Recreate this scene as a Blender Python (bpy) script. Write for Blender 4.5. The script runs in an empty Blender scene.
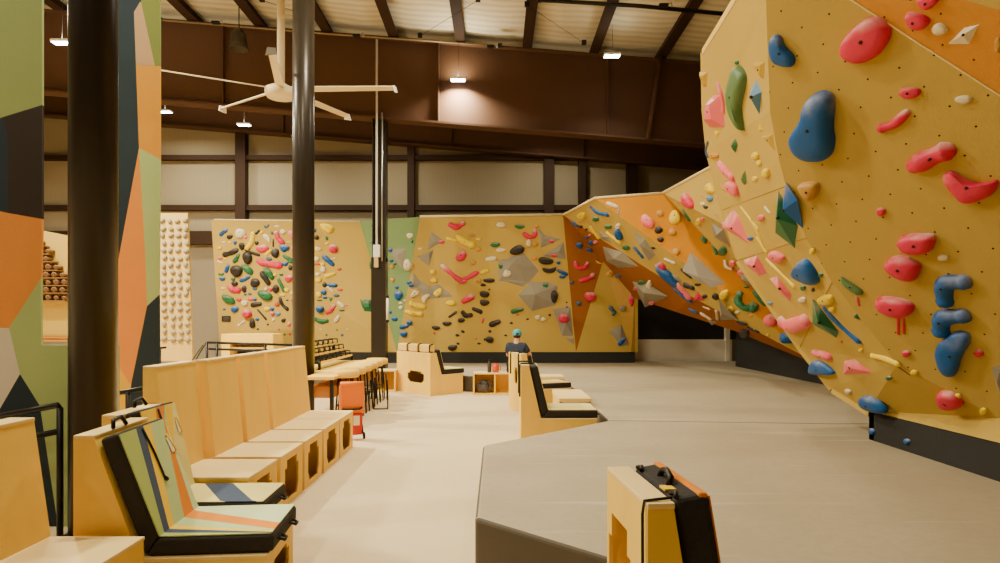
import bpy, bmesh, math, random
from mathutils import Vector, Matrix
from mathutils.bvhtree import BVHTree
from mathutils.geometry import tessellate_polygon
random.seed(7)
SC = bpy.context.scene
COL = SC.collection
F, CX, CY, H = 600.0, 497.0, 318.0, 1.6        # focal length in px, principal point, eye height
CAM = Vector((0, 0, H))
R = math.radians

def ray(px, py): return Vector(((px-CX)/F, 1.0, -(py-CY)/F))
def P(px, py, d): return CAM + ray(px, py)*d
def on_plane(px, py, p, n):
    r = ray(px, py); k = r.dot(n)
    if abs(k) < 1e-4: k = 1e-4
    return CAM + r*((p-CAM).dot(n)/k)
def lin(c):
    f = lambda v: v/12.92 if v <= .04045 else ((v+.055)/1.055)**2.4
    return tuple(f(v/255) for v in c) + (1,)

# ---------------------------------------------------------------- materials
MATS = {}
def mat(name, rgb, rough=.6, metal=0, noise=0, nscale=6, dark=None, bump=0, bscale=60, chalk=0, kind=None, emit=0, spec=.22):
    if name in MATS: return MATS[name]
    m = bpy.data.materials.new(name); m.use_nodes = True
    nt = m.node_tree; b = nt.nodes['Principled BSDF']; N = nt.nodes.new; L = nt.links.new
    b.inputs['Roughness'].default_value = rough; b.inputs['Metallic'].default_value = metal
    b.inputs['Specular IOR Level'].default_value = spec
    c = lin(rgb); b.inputs['Base Color'].default_value = c
    tc = N('ShaderNodeTexCoord'); co = tc.outputs['Object']
    last = None
    def mix(a, bcol, fac):
        x = N('ShaderNodeMix'); x.data_type = 'RGBA'
        if isinstance(a, tuple): x.inputs['A'].default_value = a
        else: L(a, x.inputs['A'])
        x.inputs['B'].default_value = bcol; L(fac, x.inputs['Factor']); return x.outputs['Result']
    def ramp(src, lo, hi, top=1.0):
        r = N('ShaderNodeMapRange'); L(src, r.inputs['Value'])
        r.inputs['From Min'].default_value = lo; r.inputs['From Max'].default_value = hi; r.inputs['To Max'].default_value = top
        return r.outputs['Result']
    def nz(scale, detail=4, vec=None):
        n = N('ShaderNodeTexNoise'); n.inputs['Scale'].default_value = scale; n.inputs['Detail'].default_value = detail
        L(vec if vec is not None else co, n.inputs['Vector']); return n.outputs['Fac']
    last = c
    if noise:
        d = lin(dark) if dark else tuple(v*.62 for v in c[:3]) + (1,)
        if kind in ('wood', 'woodx'):
            mp = N('ShaderNodeMapping'); L(co, mp.inputs['Vector'])
            mp.inputs['Scale'].default_value = (1, 1, .12) if kind == 'wood' else (.12, 1, 1)
            last = mix(last, d, ramp(nz(nscale*3, 5, mp.outputs['Vector']), .35, .8, noise))
        else:
            last = mix(last, d, ramp(nz(nscale), .35, .75, noise))
            last = mix(last, d, ramp(nz(nscale*14), .4, .8, noise*.8))
    if chalk:
        # chalk rubbed onto the upper edge that hands grab
        sp = N('ShaderNodeSeparateXYZ'); L(tc.outputs['Generated'], sp.inputs[0])
        mm = N('ShaderNodeMath'); mm.operation = 'MULTIPLY'
        L(ramp(sp.outputs[2], .55, .95), mm.inputs[0]); L(ramp(nz(5, 3), .36, .62, chalk), mm.inputs[1])
        last = mix(last, lin((228, 212, 194)), mm.outputs[0])
    if kind == 'tnut':                           # grid of dark t-nut holes drilled in the panel
        sp = N('ShaderNodeSeparateXYZ'); L(tc.outputs['UV'], sp.inputs[0])
        def mth(op, a, bb=None):
            x = N('ShaderNodeMath'); x.operation = op
            for i, v in enumerate((a, bb)):
                if v is None: continue
                if isinstance(v, (int, float)): x.inputs[i].default_value = v
                else: L(v, x.inputs[i])
            return x.outputs[0]
        u = mth('DIVIDE', sp.outputs[0], .21); v = mth('DIVIDE', sp.outputs[1], .17)
        row = mth('FLOOR', v); u = mth('ADD', u, mth('MULTIPLY', mth('MODULO', row, 2), .5))
        fu = mth('MULTIPLY', mth('SUBTRACT', mth('FRACT', u), .5), .21); fv = mth('MULTIPLY', mth('SUBTRACT', mth('FRACT', v), .5), .17)
        dist = mth('SQRT', mth('ADD', mth('MULTIPLY', fu, fu), mth('MULTIPLY', fv, fv)))
        last = mix(last, lin((62, 42, 20)), mth('LESS_THAN', dist, .0072))
    if kind == 'streak':                         # faint scuff streaks
        for sc, rz, lo in ((1.1, .25, .62), (1.7, -.5, .66)):
            mp = N('ShaderNodeMapping'); L(co, mp.inputs['Vector']); mp.inputs['Rotation'].default_value = (0, 0, rz); mp.inputs['Scale'].default_value = (.12, 2.2, 1)
            last = mix(last, lin((206, 192, 166)), ramp(nz(sc*3, 6, mp.outputs['Vector']), lo, lo+.12, .55))
    if kind == 'ripple':  # wrinkle shading painted into the colour as darker bands
        w = N('ShaderNodeTexWave'); w.bands_direction = 'Y'; w.inputs['Scale'].default_value = 1.3; w.inputs['Distortion'].default_value = 2.5
        w.inputs['Detail'].default_value = 3; L(co, w.inputs['Vector']); last = mix(last, lin(dark), ramp(w.outputs['Fac'], .2, 1, .45))
    if kind == 'rib':
        w = N('ShaderNodeTexWave'); w.bands_direction = 'X'; w.inputs['Scale'].default_value = 2.2; w.inputs['Distortion'].default_value = .6
        L(co, w.inputs['Vector']); last = mix(last, lin(dark), ramp(w.outputs['Fac'], .3, 1, .12))
    if not isinstance(last, tuple): L(last, b.inputs['Base Color'])
    if bump:
        bp = N('ShaderNodeBump'); bp.inputs['Strength'].default_value = bump; bp.inputs['Distance'].default_value = .02
        L(nz(bscale, 3), bp.inputs['Height']); L(bp.outputs['Normal'], b.inputs['Normal'])
    if emit:
        b.inputs['Emission Color'].default_value = c; b.inputs['Emission Strength'].default_value = emit
    MATS[name] = m
    return m

# ---------------------------------------------------------------- objects
def tag(o, label=None, cat=None, group=None, kind=None):
    if label: o['label'] = label
    if cat: o['category'] = cat
    if group: o['group'] = group
    if kind: o['kind'] = kind
    return o
def thing(name, label, cat, loc=(0, 0, 0), rz=0, group=None, kind=None):
    o = bpy.data.objects.new(name, None); COL.objects.link(o)
    o.empty_display_size = .1; o.location = loc; o.rotation_euler = (0, 0, rz)
    return tag(o, label, cat, group, kind)
def link(name, me, parent=None):
    o = bpy.data.objects.new(name, me); COL.objects.link(o)
    if parent is not None: o.parent = parent
    return o
class MB:
    """collects shapes of ONE part; several materials allowed"""
    def __init__(s): s.bm = bmesh.new(); s.mats = []; s.uv = None
    def mi(s, m):
        if m not in s.mats: s.mats.append(m)
        return s.mats.index(m)
    def face(s, pts, m, smooth=False):
        vs = [s.bm.verts.new(p) for p in pts]
        f = s.bm.faces.new(vs); f.material_index = s.mi(m); f.smooth = smooth
        return f
    def box(s, lo, hi, m, mx=None):
        x0, y0, z0 = lo; x1, y1, z1 = hi
        v = [Vector(p) for p in ((x0,y0,z0),(x1,y0,z0),(x1,y1,z0),(x0,y1,z0),(x0,y0,z1),(x1,y0,z1),(x1,y1,z1),(x0,y1,z1))]
        if mx: v = [mx @ p for p in v]
        b = [s.bm.verts.new(p) for p in v]; k = s.mi(m)
        for q in ((0,3,2,1),(4,5,6,7),(0,1,5,4),(1,2,6,5),(2,3,7,6),(3,0,4,7)):
            s.bm.faces.new([b[i] for i in q]).material_index = k
        return s
    def prism(s, pts, vec, m):
        """polygon (3-D points) swept by vec"""
        vec = Vector(vec); a = [s.bm.verts.new(Vector(p)) for p in pts]; b = [s.bm.verts.new(Vector(p)+vec) for p in pts]
        k = s.mi(m); n = len(a)
        for t in (a[::-1], b):
            f = s.bm.faces.new(t); f.material_index = k
        for i in range(n):
            s.bm.faces.new((a[i], a[(i+1) % n], b[(i+1) % n], b[i])).material_index = k
        return s
    def tube(s, pts, r, m, n=8, caps=True, closed=False):
        pts = [Vector(p) for p in pts]; rs = r if isinstance(r, (list, tuple)) else [r]*len(pts)
        k = s.mi(m); rings = []; up = None
        for i, p in enumerate(pts):
            if closed: d = pts[(i+1) % len(pts)]-pts[i-1]
            else: d = pts[min(i+1, len(pts)-1)]-pts[max(i-1, 0)]
            d.normalize()
            if up is None: up = Vector((0, 0, 1)) if abs(d.z) < .9 else Vector((1, 0, 0))
            a = d.cross(up).normalized(); b = a.cross(d).normalized(); up = b
            rings.append([s.bm.verts.new(p+(a*math.cos(t)+b*math.sin(t))*rs[i]) for t in [2*math.pi*j/n for j in range(n)]])
        for i in range(len(rings)-(0 if closed else 1)):
            A, B = rings[i], rings[(i+1) % len(rings)]
            for j in range(n):
                f = s.bm.faces.new((A[j], A[(j+1) % n], B[(j+1) % n], B[j])); f.material_index = k; f.smooth = True
        if caps and not closed:
            s.bm.faces.new(rings[0][::-1]).material_index = k; s.bm.faces.new(rings[-1]).material_index = k
        return s
    def lathe(s, prof, m, c=(0, 0, 0), n=20, axis=None):
        c = Vector(c); k = s.mi(m); rings = []
        q = Vector((0, 0, 1)).rotation_difference(Vector(axis)) if axis else None
        for (r, z) in prof:
            ring = []
            for j in range(n):
                t = 2*math.pi*j/n; v = Vector((r*math.cos(t), r*math.sin(t), z))
                if q: v = q @ v
                ring.append(s.bm.verts.new(c+v))
            rings.append(ring)
        for A, B in zip(rings, rings[1:]):
            for j in range(n):
                f = s.bm.faces.new((A[j], A[(j+1) % n], B[(j+1) % n], B[j])); f.material_index = k; f.smooth = True
        s.bm.faces.new(rings[0][::-1]).material_index = k; s.bm.faces.new(rings[-1]).material_index = k
        return s
    def holed(s, outer, inner, vec, m):
        """panel with a hole: outer and inner polygons with the same number of 3-D points, swept by vec"""
        vec = Vector(vec); k = s.mi(m); n = len(outer); V = s.bm.verts.new
        o0 = [V(Vector(p)) for p in outer]; i0 = [V(Vector(p)) for p in inner]
        o1 = [V(Vector(p)+vec) for p in outer]; i1 = [V(Vector(p)+vec) for p in inner]
        for j in range(n):
            q = (j+1) % n
            for f in ((o0[j], o0[q], i0[q], i0[j]), (o1[q], o1[j], i1[j], i1[q]), (o0[q], o0[j], o1[j], o1[q]), (i0[j], i0[q], i1[q], i1[j])):
                s.bm.faces.new(f).material_index = k
        return s
    def build(s, name, parent=None, bevel=0, seg=2, solid=0, off=1, origin=None, fix=True):
        if fix: bmesh.ops.recalc_face_normals(s.bm, faces=s.bm.faces[:])
        if origin is not None: bmesh.ops.translate(s.bm, verts=s.bm.verts[:], vec=-Vector(origin))
        me = bpy.data.meshes.new(name); s.bm.to_mesh(me); s.bm.free()
        for m in s.mats: me.materials.append(m)
        o = link(name, me, parent)
        if origin is not None: o.location = origin
        if bevel:
            b = o.modifiers.new('bevel', 'BEVEL'); b.width = bevel; b.segments = seg; b.limit_method = 'ANGLE'; b.angle_limit = R(35); b.harden_normals = False
        if solid:
            b = o.modifiers.new('thick', 'SOLIDIFY'); b.thickness = solid; b.offset = off
        return o
def struct(o, label=None):
    o['kind'] = 'structure'
    if label: o['label'] = label
    return o

# colours ------------------------------------------------------------------
M_conc = mat('concrete', (216, 192, 150), .75, noise=.30, nscale=1.3, dark=(188, 166, 130), bump=.05, bscale=25)
M_mat = mat('grey_vinyl', (168, 152, 125), .62, kind='streak', noise=.35, nscale=1.2, dark=(140, 124, 100), bump=.12, bscale=3.0)
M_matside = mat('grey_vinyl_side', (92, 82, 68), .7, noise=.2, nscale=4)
M_yel = mat('yellow_wall_paint', (191, 159, 76), .8, noise=.14, nscale=1.5, dark=(172, 138, 56), bump=.25, bscale=180, spec=.05)
M_yelt = mat('yellow_wall_paint_tnuts', (191, 159, 76), .8, noise=.14, nscale=1.5, dark=(172, 138, 56), bump=.25, bscale=180, kind='tnut', spec=.05)
M_org = mat('orange_wall_paint', (194, 126, 16), .8, noise=.12, nscale=2, bump=.25, bscale=180, spec=.05)
M_orgt = mat('orange_wall_paint_tnuts', (202, 136, 48), .8, noise=.12, nscale=2, bump=.25, bscale=180, kind='tnut', spec=.05)
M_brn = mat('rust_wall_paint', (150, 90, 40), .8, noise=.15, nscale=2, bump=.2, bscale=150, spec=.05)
M_grn = mat('green_wall_paint', (124, 146, 96), .8, noise=.12, nscale=2, bump=.2, bscale=150, spec=.05)
M_kick = mat('charcoal_kickboard', (46, 44, 41), .85, noise=.3, nscale=3, bump=.2, bscale=80)
M_edge = mat('plywood_edge', (228, 206, 150), .7)
M_ply = mat('golden_plywood', (242, 199, 84), .5, noise=.25, nscale=2.2, dark=(206, 154, 72), kind='wood', spec=.12)
M_plyl = mat('pale_plywood', (236, 206, 138), .5, noise=.25, nscale=2.2, dark=(214, 174, 104), kind='woodx', spec=.12)
M_blk = mat('black_nylon', (46, 42, 38), .8, noise=.2, nscale=9, bump=.25, bscale=40)
M_blkm = mat('black_metal', (38, 34, 31), .38, metal=.3, noise=.15, nscale=4)
M_colp = mat('column_paint', (52, 44, 36), .32, metal=.35, noise=.25, nscale=2)
M_rust = mat('rafter_primer', (84, 57, 38), .75, noise=.22, nscale=1.2, dark=(72, 47, 30))
M_purl = mat('purlin_primer', (56, 36, 23), .7, noise=.3, nscale=3)
M_ins = mat('ceiling_insulation', (246, 234, 206), .85, kind='ripple', dark=(200, 182, 150))
M_wallp = mat('wall_liner', (156, 141, 114), .8, kind='rib', dark=(140, 126, 100), noise=.1, nscale=1)
M_dry = mat('grey_drywall', (146, 131, 108), .85, noise=.12, nscale=.8)
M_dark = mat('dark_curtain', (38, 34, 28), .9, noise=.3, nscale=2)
M_white = mat('white_plastic', (225, 218, 205), .45)
M_fan = mat('cream_enamel', (222, 202, 160), .45)
M_steel = mat('bare_steel', (170, 165, 155), .35, metal=.8)
M_lens = mat('lamp_lens', (240, 246, 255), .4, emit=30)

# camera -------------------------------------------------------------------
cd = bpy.data.cameras.new('camera'); cam = bpy.data.objects.new('camera', cd); COL.objects.link(cam)
cd.sensor_width = 36; cd.lens = F/1000*36; cd.shift_x = (500-CX)/1000; cd.shift_y = (CY-281.5)/1000
cam.location = CAM; cam.rotation_euler = (R(90), 0, 0); cd.clip_start = .05; SC.camera = cam
# ================================================================ the hall
X0, X1, Y0, Y1 = -15.6, 8.6, -5.0, 19.5
ZM = .35                                              # top of the mats
def zroof(x): return 8.62-.08*(x+2.92)
struct(MB().box((X0-.3, Y0-.3, -.2), (X1+.3, Y1+.3, 0), M_conc).build('floor'))
def zz(py, d): return H-(py-CY)/F*d
# ceiling: insulation blanket sagging between the purlins
PX = [-12.3+1.66*i for i in range(13)]
PX = [4.07-1.66*i for i in range(-2, 12)]
mb = MB(); xs = []
x = X0-.3
while x < X1+.3: xs.append(x); x += .166
xs.append(X1+.3)
def sag(x):
    t = ((x-4.07)/1.66) % 1.0
    return -.045*math.sin(math.pi*t)**.8
for a, b in zip(xs, xs[1:]):
    mb.face([(a, Y0-.3, zroof(a)+.24+sag(a)), (b, Y0-.3, zroof(b)+.24+sag(b)), (b, Y1+.3, zroof(b)+.24+sag(b)), (a, Y1+.3, zroof(a)+.24+sag(a))], M_ins, True)
bmesh.ops.remove_doubles(mb.bm, verts=mb.bm.verts[:], dist=.001)
struct(mb.build('ceiling', solid=.1, off=1))
for i, x in enumerate(sorted(PX)):
    z = zroof(x)
    m = MB()
    m.box((x-.035, Y0, z+.02), (x+.035, Y1, z+.22), M_purl).box((x-.12, Y0, z-.02), (x+.12, Y1, z+.02), M_purl)
    struct(m.build('trim_%d' % (i+1)), 'rust brown roof purlin under the white ceiling insulation')
# rafters: deep brown I-beams
def rafter(y, depth, name):
    m = MB(); xa, xb = X0, X1
    def band(t0, t1, ya, yb):
        m.prism([(xa, ya, zroof(xa)-t0), (xb, ya, zroof(xb)-t0), (xb, ya, zroof(xb)-t1), (xa, ya, zroof(xa)-t1)], (0, yb-ya, 0), M_rust)
    band(.03, .07, y-.15, y+.15); band(.07, depth-.05, y-.012, y+.012); band(depth-.05, depth, y-.17, y+.17)
    for x in (-6.8, -1.45, 2.75):
        m.box((x-.012, y-.14, zroof(x)-depth+.05), (x+.012, y+.14, zroof(x)-.05), M_rust)
    return struct(m.build(name), 'deep rust brown steel roof rafter spanning the hall')
rafter(15.0, 2.08, 'trim_20')
rafter(19.2, 1.5, 'trim_21')
rafter(6.5, 1.0, 'trim_22')
# sloping brace from rafter to the roof at right
m = MB(); m.tube([P(662, 50, 14.8), P(648, 140, 14.8)], .07, M_rust, 6); struct(m.build('trim_23'), 'sloping brown steel brace in front of the rafter')
# walls
m = MB(); zt = 9.6
m.box((X0-.3, Y1, 3.9), (X1+.3, Y1+.2, zt), M_wallp).box((X0-.3, Y1-.02, 0), (X1+.3, Y1+.2, 3.9), M_dry)
struct(m.build('wall_back'))
k = 30
for py, h, dep in ((158, .15, .2), (208, .17, .2), (238, .42, .25)):
    z = zz(py, Y1-.1)
    struct(MB().box((X0, Y1-dep, z-h/2), (X1, Y1+.02, z+h/2), M_purl).build('trim_%d' % k), 'dark brown horizontal wall girt on the back wall'); k += 1
for px in (241, 411, 549, 582, 632):
    x = (px-CX)/F*19.3; w = .16 if px not in (411, 582) else .11
    struct(MB().box((x-w, Y1-.28, 0), (x+w, Y1+.02, zroof(x)-.1), M_purl).build('trim_%d' % k), 'dark brown upright column on the back wall'); k += 1
struct(MB().box((X0-.3, Y0-.3, 0), (X0, Y1+.3, zt), M_wallp).build('wall_left'))
struct(MB().box((X1, Y0-.3, 0), (X1+.3, Y1+.3, zt), M_wallp).build('wall_right'))
struct(MB().box((X0-.3, Y0-.3, 0), (X1+.3, Y0, zt), M_rust).build('wall_front'))
# dark opening under the arch with its pale base wall
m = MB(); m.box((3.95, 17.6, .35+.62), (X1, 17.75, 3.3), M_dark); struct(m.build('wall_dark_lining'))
m = MB(); m.box((3.95, 17.5, 0), (6.85, 17.75, .97), mat('cream_paint', (218, 204, 180), .8, noise=.1)).box((6.66, 17.46, .35), (6.78, 17.6, 2.6), mat('cream_paint', (0, 0, 0)))
struct(m.build('baseboard_back'), 'cream low wall below the dark opening')

# ---------------------------------------------------------------- mural partition (painted facets), opening in the middle
MU = {n: mat('mural_'+n, c, .75, noise=.12, nscale=3, bump=.1, bscale=150) for n, c in dict(
    green=(148, 160, 96), brown=(48, 38, 30), navy=(36, 48, 56), orange=(220, 138, 56), white=(206, 194, 176), sage=(162, 178, 116),
    tan=(178, 140, 104), amber=(206, 140, 34), yellow=(222, 170, 38), moss=(112, 118, 56)).items()}
YMS = {'wall_left_mural': 4.6, 'wall_left_mural_end': 6.0}
mur_l = [('green', [(-140, -120), (42, -120), (42, 105), (0, 118), (-140, 165)]),
         ('brown', [(42, 105), (42, 219), (8, 213), (8, 141), (3, 117)]),
         ('navy', [(-140, 165), (3, 117), (8, 141), (8, 213), (-140, 180)]),
         ('orange', [(-140, 180), (8, 213), (42, 219), (41, 278), (9, 328), (-140, 328)]),
         ('white', [(-140, 328), (9, 328), (20, 374), (-2, 412), (-140, 478)]),
         ('sage', [(9, 328), (41, 278), (41, 345), (118, 345), (118, 478), (58, 478), (40, 406), (20, 374)]),
         ('navy', [(20, 374), (40, 406), (58, 478), (-140, 478), (-2, 412)])]
mur_r = [('navy', [(118, -120), (140, -120), (140, 2), (134, 12), (136, 65), (139, 148), (118, 262)]),
         ('moss', [(140, -120), (160, -120), (160, 66), (155, 66), (141, 2)]),
         ('tan', [(140, 2), (141, 2), (155, 66), (136, 65), (134, 12)]),
         ('amber', [(136, 65), (160, 66), (160, 159), (139, 148)]),
         ('sage', [(139, 148), (160, 159), (159, 295), (147, 306), (145, 250)]),
         ('orange', [(139, 148), (145, 250), (147, 306), (131, 385), (118, 366), (118, 262)]),
         ('navy', [(159, 295), (160, 478), (124, 478), (131, 385), (147, 306)]),
         ('yellow', [(118, 366), (131, 385), (124, 478), (118, 478)])]
mur_l.append(('moss', [(42, -120), (118, -120), (118, -60), (42, -60)]))
for nm, polys in (('wall_left_mural', mur_l), ('wall_left_mural_end', mur_r)):
    m = MB()
    for c, pts in polys: m.face([P(x, y if y < 478 or nm[-1] == 'd' else CY+.999*H*F/YMS[nm], YMS[nm]) for x, y in pts], MU[c])
    bmesh.ops.remove_doubles(m.bm, verts=m.bm.verts[:], dist=.002)
    for f in m.bm.faces:
        f.normal_update()
        if f.normal.y > 0: f.normal_flip()
    struct(m.build(nm, solid=.02, off=-1, fix=False), 'partition wall painted with large angular facets of green, orange and navy')

# ---------------------------------------------------------------- columns
def column(px, d, rad, label):
    x = (px-CX)/F*d
    t = thing('steel_column', label, 'column', (x, d, 0), kind='thing')
    MB().lathe([(rad, .02), (rad, zroof(x)-.1)], M_colp, n=40).build('shaft', t)
    MB().box((-rad-.035, -rad-.035, 0), (rad+.035, rad+.035, .025), M_blkm).build('base_plate', t)
    return t
column(93.5, 4.4, .155, 'thick black round steel column behind the patterned crash pads, nearest the camera')
column(303.5, 9.3, .165, 'black round steel column beside the far end of the plywood bench row')
t = thing('steel_column', 'dark square boxed column between the crowded spray wall and the green triangle', 'column', ((380-CX)/F*15, 15, 0), kind='thing')
ztop = zroof(-2.9)-2.05
MB().box((-.19, -.16, 0), (.17, .16, zz(258, 15)), M_colp).build('boxed_shaft', t)
m = MB()
m.box((-.16, -.012, 3.0), (.16, .012, ztop), M_colp).box((-.17, -.13, 3.0), (-.145, .13, ztop), M_colp).box((.145, -.13, 3.0), (.17, .13, ztop), M_colp)
m.build('beam_shaft', t)
t = thing('electrical_conduit', 'pale conduit pipes with a white junction box on the boxed dark column', 'conduit', ((380-CX)/F*15, 14.8, 0))
MB().tube([(-.04, 0, 3.35), (-.04, 0, ztop+1.9)], .028, M_white, 6).tube([(.09, 0, 3.0), (.09, 0, ztop+.1)], .02, M_steel, 6).build('pipe', t)
MB().box((-.12, -.06, 3.1), (.04, .05, 3.4), M_white).box((-.1, -.05, 2.85), (.0, .04, 3.1), mat('beige_box', (190, 160, 110), .6)).build('junction_box', t)
t = thing('light_tube', 'short white upright light tube beside the boxed dark column', 'light tube', P(387.5, 309, 14.75))
MB().tube([(0, 0, -.29), (0, 0, .29)], .03, M_white, 8).build('tube', t)
m = MB(); m.box((-.03, -.03, .27), (.03, .05, .33), M_blkm); m.build('end_cap', t)
m = MB(); m.box((-.03, -.03, -.33), (.03, .05, -.27), M_blkm); m.build('end_cap', t)

# ---------------------------------------------------------------- ceiling fan
hub = P(281, 91, 10.5)
t = thing('ceiling_fan', 'large cream five-bladed ceiling fan hanging below the brown rafter', 'ceiling fan', hub)
MB().lathe([(.05, -.12), (.24, -.11), (.27, -.04), (.27, .02), (.12, .1), (.06, .14)], M_fan, n=28).build('hub', t)
MB().tube([(0, 0, .1), (0, 0, zroof(hub.x)-hub.z+.1)], .066, M_fan, 12).build('down_rod', t)
tilt = Matrix.Rotation(R(5), 4, 'X')
for i in range(5):
    a = R(-74+72*i); m = MB(); mx = tilt @ Matrix.Rotation(a, 4, 'Z')
    pr = [(.2, -.075), (2.0, -.055), (2.0, .055), (.2, .075)]
    m.prism([mx @ Vector((x, y, .02-y*.3)) for x, y in pr], (0, 0, .018), M_fan)
    b = m.build('blade', t)
    m = MB(); m.prism([mx @ Vector((x, y, z)) for x, y, z in ((1.98, -.055, .06), (2.01, -.08, -.06), (2.01, .07, -.03), (1.99, .06, .06))], mx.to_3x3() @ Vector((.03, 0, 0)), mat('grey_wingtip', (90, 80, 68), .5) if i == 0 else M_white)
    m.build('winglet', b)

# ---------------------------------------------------------------- lamps
def lamp(loc, label, power, group=None, spread=168):
    x, y, z = loc
    t = thing('ceiling_light', label, 'ceiling light', loc, group=group)
    MB().box((-.19, -.10, .0), (.19, .10, .055), M_white).build('housing', t, bevel=.015)
    MB().box((-.17, -.08, -.012), (.17, .08, .0), M_lens).build('lens', t)
    MB().tube([(0, 0, .07), (.02, 0, (zroof(x)-z)*.5), (0, 0, zroof(x)-z+.1)], .005, M_blkm, 6).build('hanging_cord', t)
    l = bpy.data.lights.new('lamp_light', 'AREA'); l.shape = 'RECTANGLE'; l.size = .36; l.size_y = .18; l.energy = power; l.color = LC
    l.spread = R(spread); lo = bpy.data.objects.new('lamp_light', l); COL.objects.link(lo); lo.location = (x, y, z-.03)
    u = bpy.data.lights.new('lamp_uplight', 'AREA'); u.shape = 'RECTANGLE'; u.size = .3; u.size_y = .14; u.energy = power*.10; u.color = LC  # upward fill light added above each lamp to brighten the ceiling
    uo = bpy.data.objects.new('lamp_uplight', u); COL.objects.link(uo); uo.location = (x, y, z+.075); uo.rotation_euler = (R(180), 0, 0)
    return t
LC = (1.0, .935, .70)
PW = 300
lamp(P(62, 43, 12.5), 'lit ceiling light seen between the green mural and the nearest column', PW)
lamp(P(458, 80, 14.72), 'lit ceiling light glowing against the middle of the brown rafter', PW*.9, spread=140)
lamp(P(612, 56, 13.7), 'lit ceiling light hung by a cord just below the ceiling at the rafter top', PW*.1, spread=110)
lamp(P(165, 112, 17.6), 'small lit ceiling light beside the mural edge below the rafter', PW*.5)
lamp(P(244, 125, 17.6), 'small lit ceiling light on top of the back wall column', PW*.5)
# unseen lamps of assumed rows, and extra ones added to light boulder and back wall
for x, y, k in ((-9.5, 10.5, 4.6), (-6.5, 8.4, 2.4), (-1.6, 8, .8), (2.2, 10, .5), (-6.5, 3.5, 1.0), (-2.2, 4.8, .9), (-6.5, -1, .25), (-2.4, .5, .35), (1.6, 17.4, .3), (-3.4, 17.4, .3)):
    lamp((x, y, 7.3), 'lit ceiling light of the rows above the seating, out of view', PW*k, group='ceiling lights above the seating')

# ================================================================ mats
def mat_slab(name, label, pts, z0, z1):
    m = MB(); n = len(pts)
    m.prism([(x, y, z0) for x, y in pts], (0, 0, z1-z0), M_mat)
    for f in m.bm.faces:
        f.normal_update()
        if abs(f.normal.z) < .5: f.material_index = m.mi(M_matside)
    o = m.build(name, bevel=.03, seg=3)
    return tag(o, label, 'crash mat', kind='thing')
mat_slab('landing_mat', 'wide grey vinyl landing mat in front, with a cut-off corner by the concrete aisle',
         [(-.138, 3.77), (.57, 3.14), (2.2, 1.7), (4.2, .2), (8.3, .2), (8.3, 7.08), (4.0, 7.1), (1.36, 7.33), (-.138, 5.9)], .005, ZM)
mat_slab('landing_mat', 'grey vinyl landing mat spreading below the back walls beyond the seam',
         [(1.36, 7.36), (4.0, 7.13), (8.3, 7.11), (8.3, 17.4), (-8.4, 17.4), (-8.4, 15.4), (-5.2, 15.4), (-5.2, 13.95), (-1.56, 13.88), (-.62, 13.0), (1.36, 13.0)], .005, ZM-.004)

# ================================================================ climbing walls
FACETS = []                                            # polygons (world) the holds are fixed to
class Wall:
    def __init__(s, name, label, solid=.08):
        s.root = thing(name, label, 'climbing wall', kind='thing'); s.solid = solid; s.V = {}
    def panel(s, pts, m, name='panel', label=None, solid=None):
        pts = [Vector(p) for p in pts]
        n = Vector((0, 0, 0)); c = sum(pts, Vector())/len(pts)
        for a, b in zip(pts, pts[1:]+pts[:1]): n += (a-c).cross(b-c)
        n.normalize()
        if n.dot(CAM-c) < 0: pts.reverse(); n = -n
        bm = bmesh.new(); vs = [bm.verts.new(p) for p in pts]
        tris = tessellate_polygon([pts]); uv = bm.loops.layers.uv.new('UVMap')
        u = Vector((0, 0, 1)).cross(n).normalized(); v = n.cross(u)
        for t in tris:
            f = bm.faces.new([vs[i] for i in t]); f.normal_update()
            if f.normal.dot(n) < 0: f.normal_flip()
            for l in f.loops: l[uv].uv = (l.vert.co.dot(u), l.vert.co.dot(v))
            FACETS.append([l.vert.co.copy() for l in f.loops])
        me = bpy.data.meshes.new(name); bm.to_mesh(me); bm.free(); me.materials.append(m)
        o = link(name, me, s.root)
        md = o.modifiers.new('thick', 'SOLIDIFY'); md.thickness = solid or s.solid; md.offset = -1
        if label: o['label'] = label
        return o
    def bar(s, name, pts, m, parent=None, **k):
        mb = MB(); mb.tube(pts, k.get('r', .012), m, 6); return mb.build(name, s.root)

# --- back wall: spray board, green triangle, main board, rust facet
BZ = 352
W1 = Wall('bouldering_wall', 'upright yellow board crowded with small mixed holds, between the drywall and the boxed column')
s0, s1, s2, s3 = P(214, 220, 17.1), P(360, 222, 17.25), P(397, BZ, 16.72), P(223, BZ, 17.5)
W1.panel([s0, s1, s2, s3], M_yel)
W2 = Wall('bouldering_wall', 'wide yellow back wall with grey volumes, green triangle and rust coloured facet')
g1 = P(420, 217, 16.6); m1 = P(563, 215, 16.3); m2 = P(576, BZ, 16.68)
W2.panel([s1, P(390, 219, 16.95), g1, s2], M_grn, label='green triangular panel')
W2.panel([g1, m1, m2, s2], M_yel)
r1 = P(604, 258, 16.45); r2 = P(631, BZ, 16.75); r3 = P(635, BZ, 16.8); r4 = P(635, 298, 16.5)
W2.panel([m1, r1, m2], M_brn, label='rust coloured triangular panel')
W2.panel([r1, r2, m2], M_yel)
W2.panel([r1, r4, r3, r2], mat('yellow_ochre_paint', (196, 152, 74), .8, noise=.14, bump=.2, bscale=150))
def kick(root, a, b, z0, z1, dy=(0, .1, 0), top=None):
    a = Vector(a); b = Vector(b); m = MB()
    m.prism([(a.x, a.y, z0), (b.x, b.y, z0), (b.x, b.y, z1), (a.x, a.y, z1)], dy, M_kick)
    return m.build('kickboard', root)
kz = s2.z
kick(W1.root, s3, s2, ZM-.003, s3.z)
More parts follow.
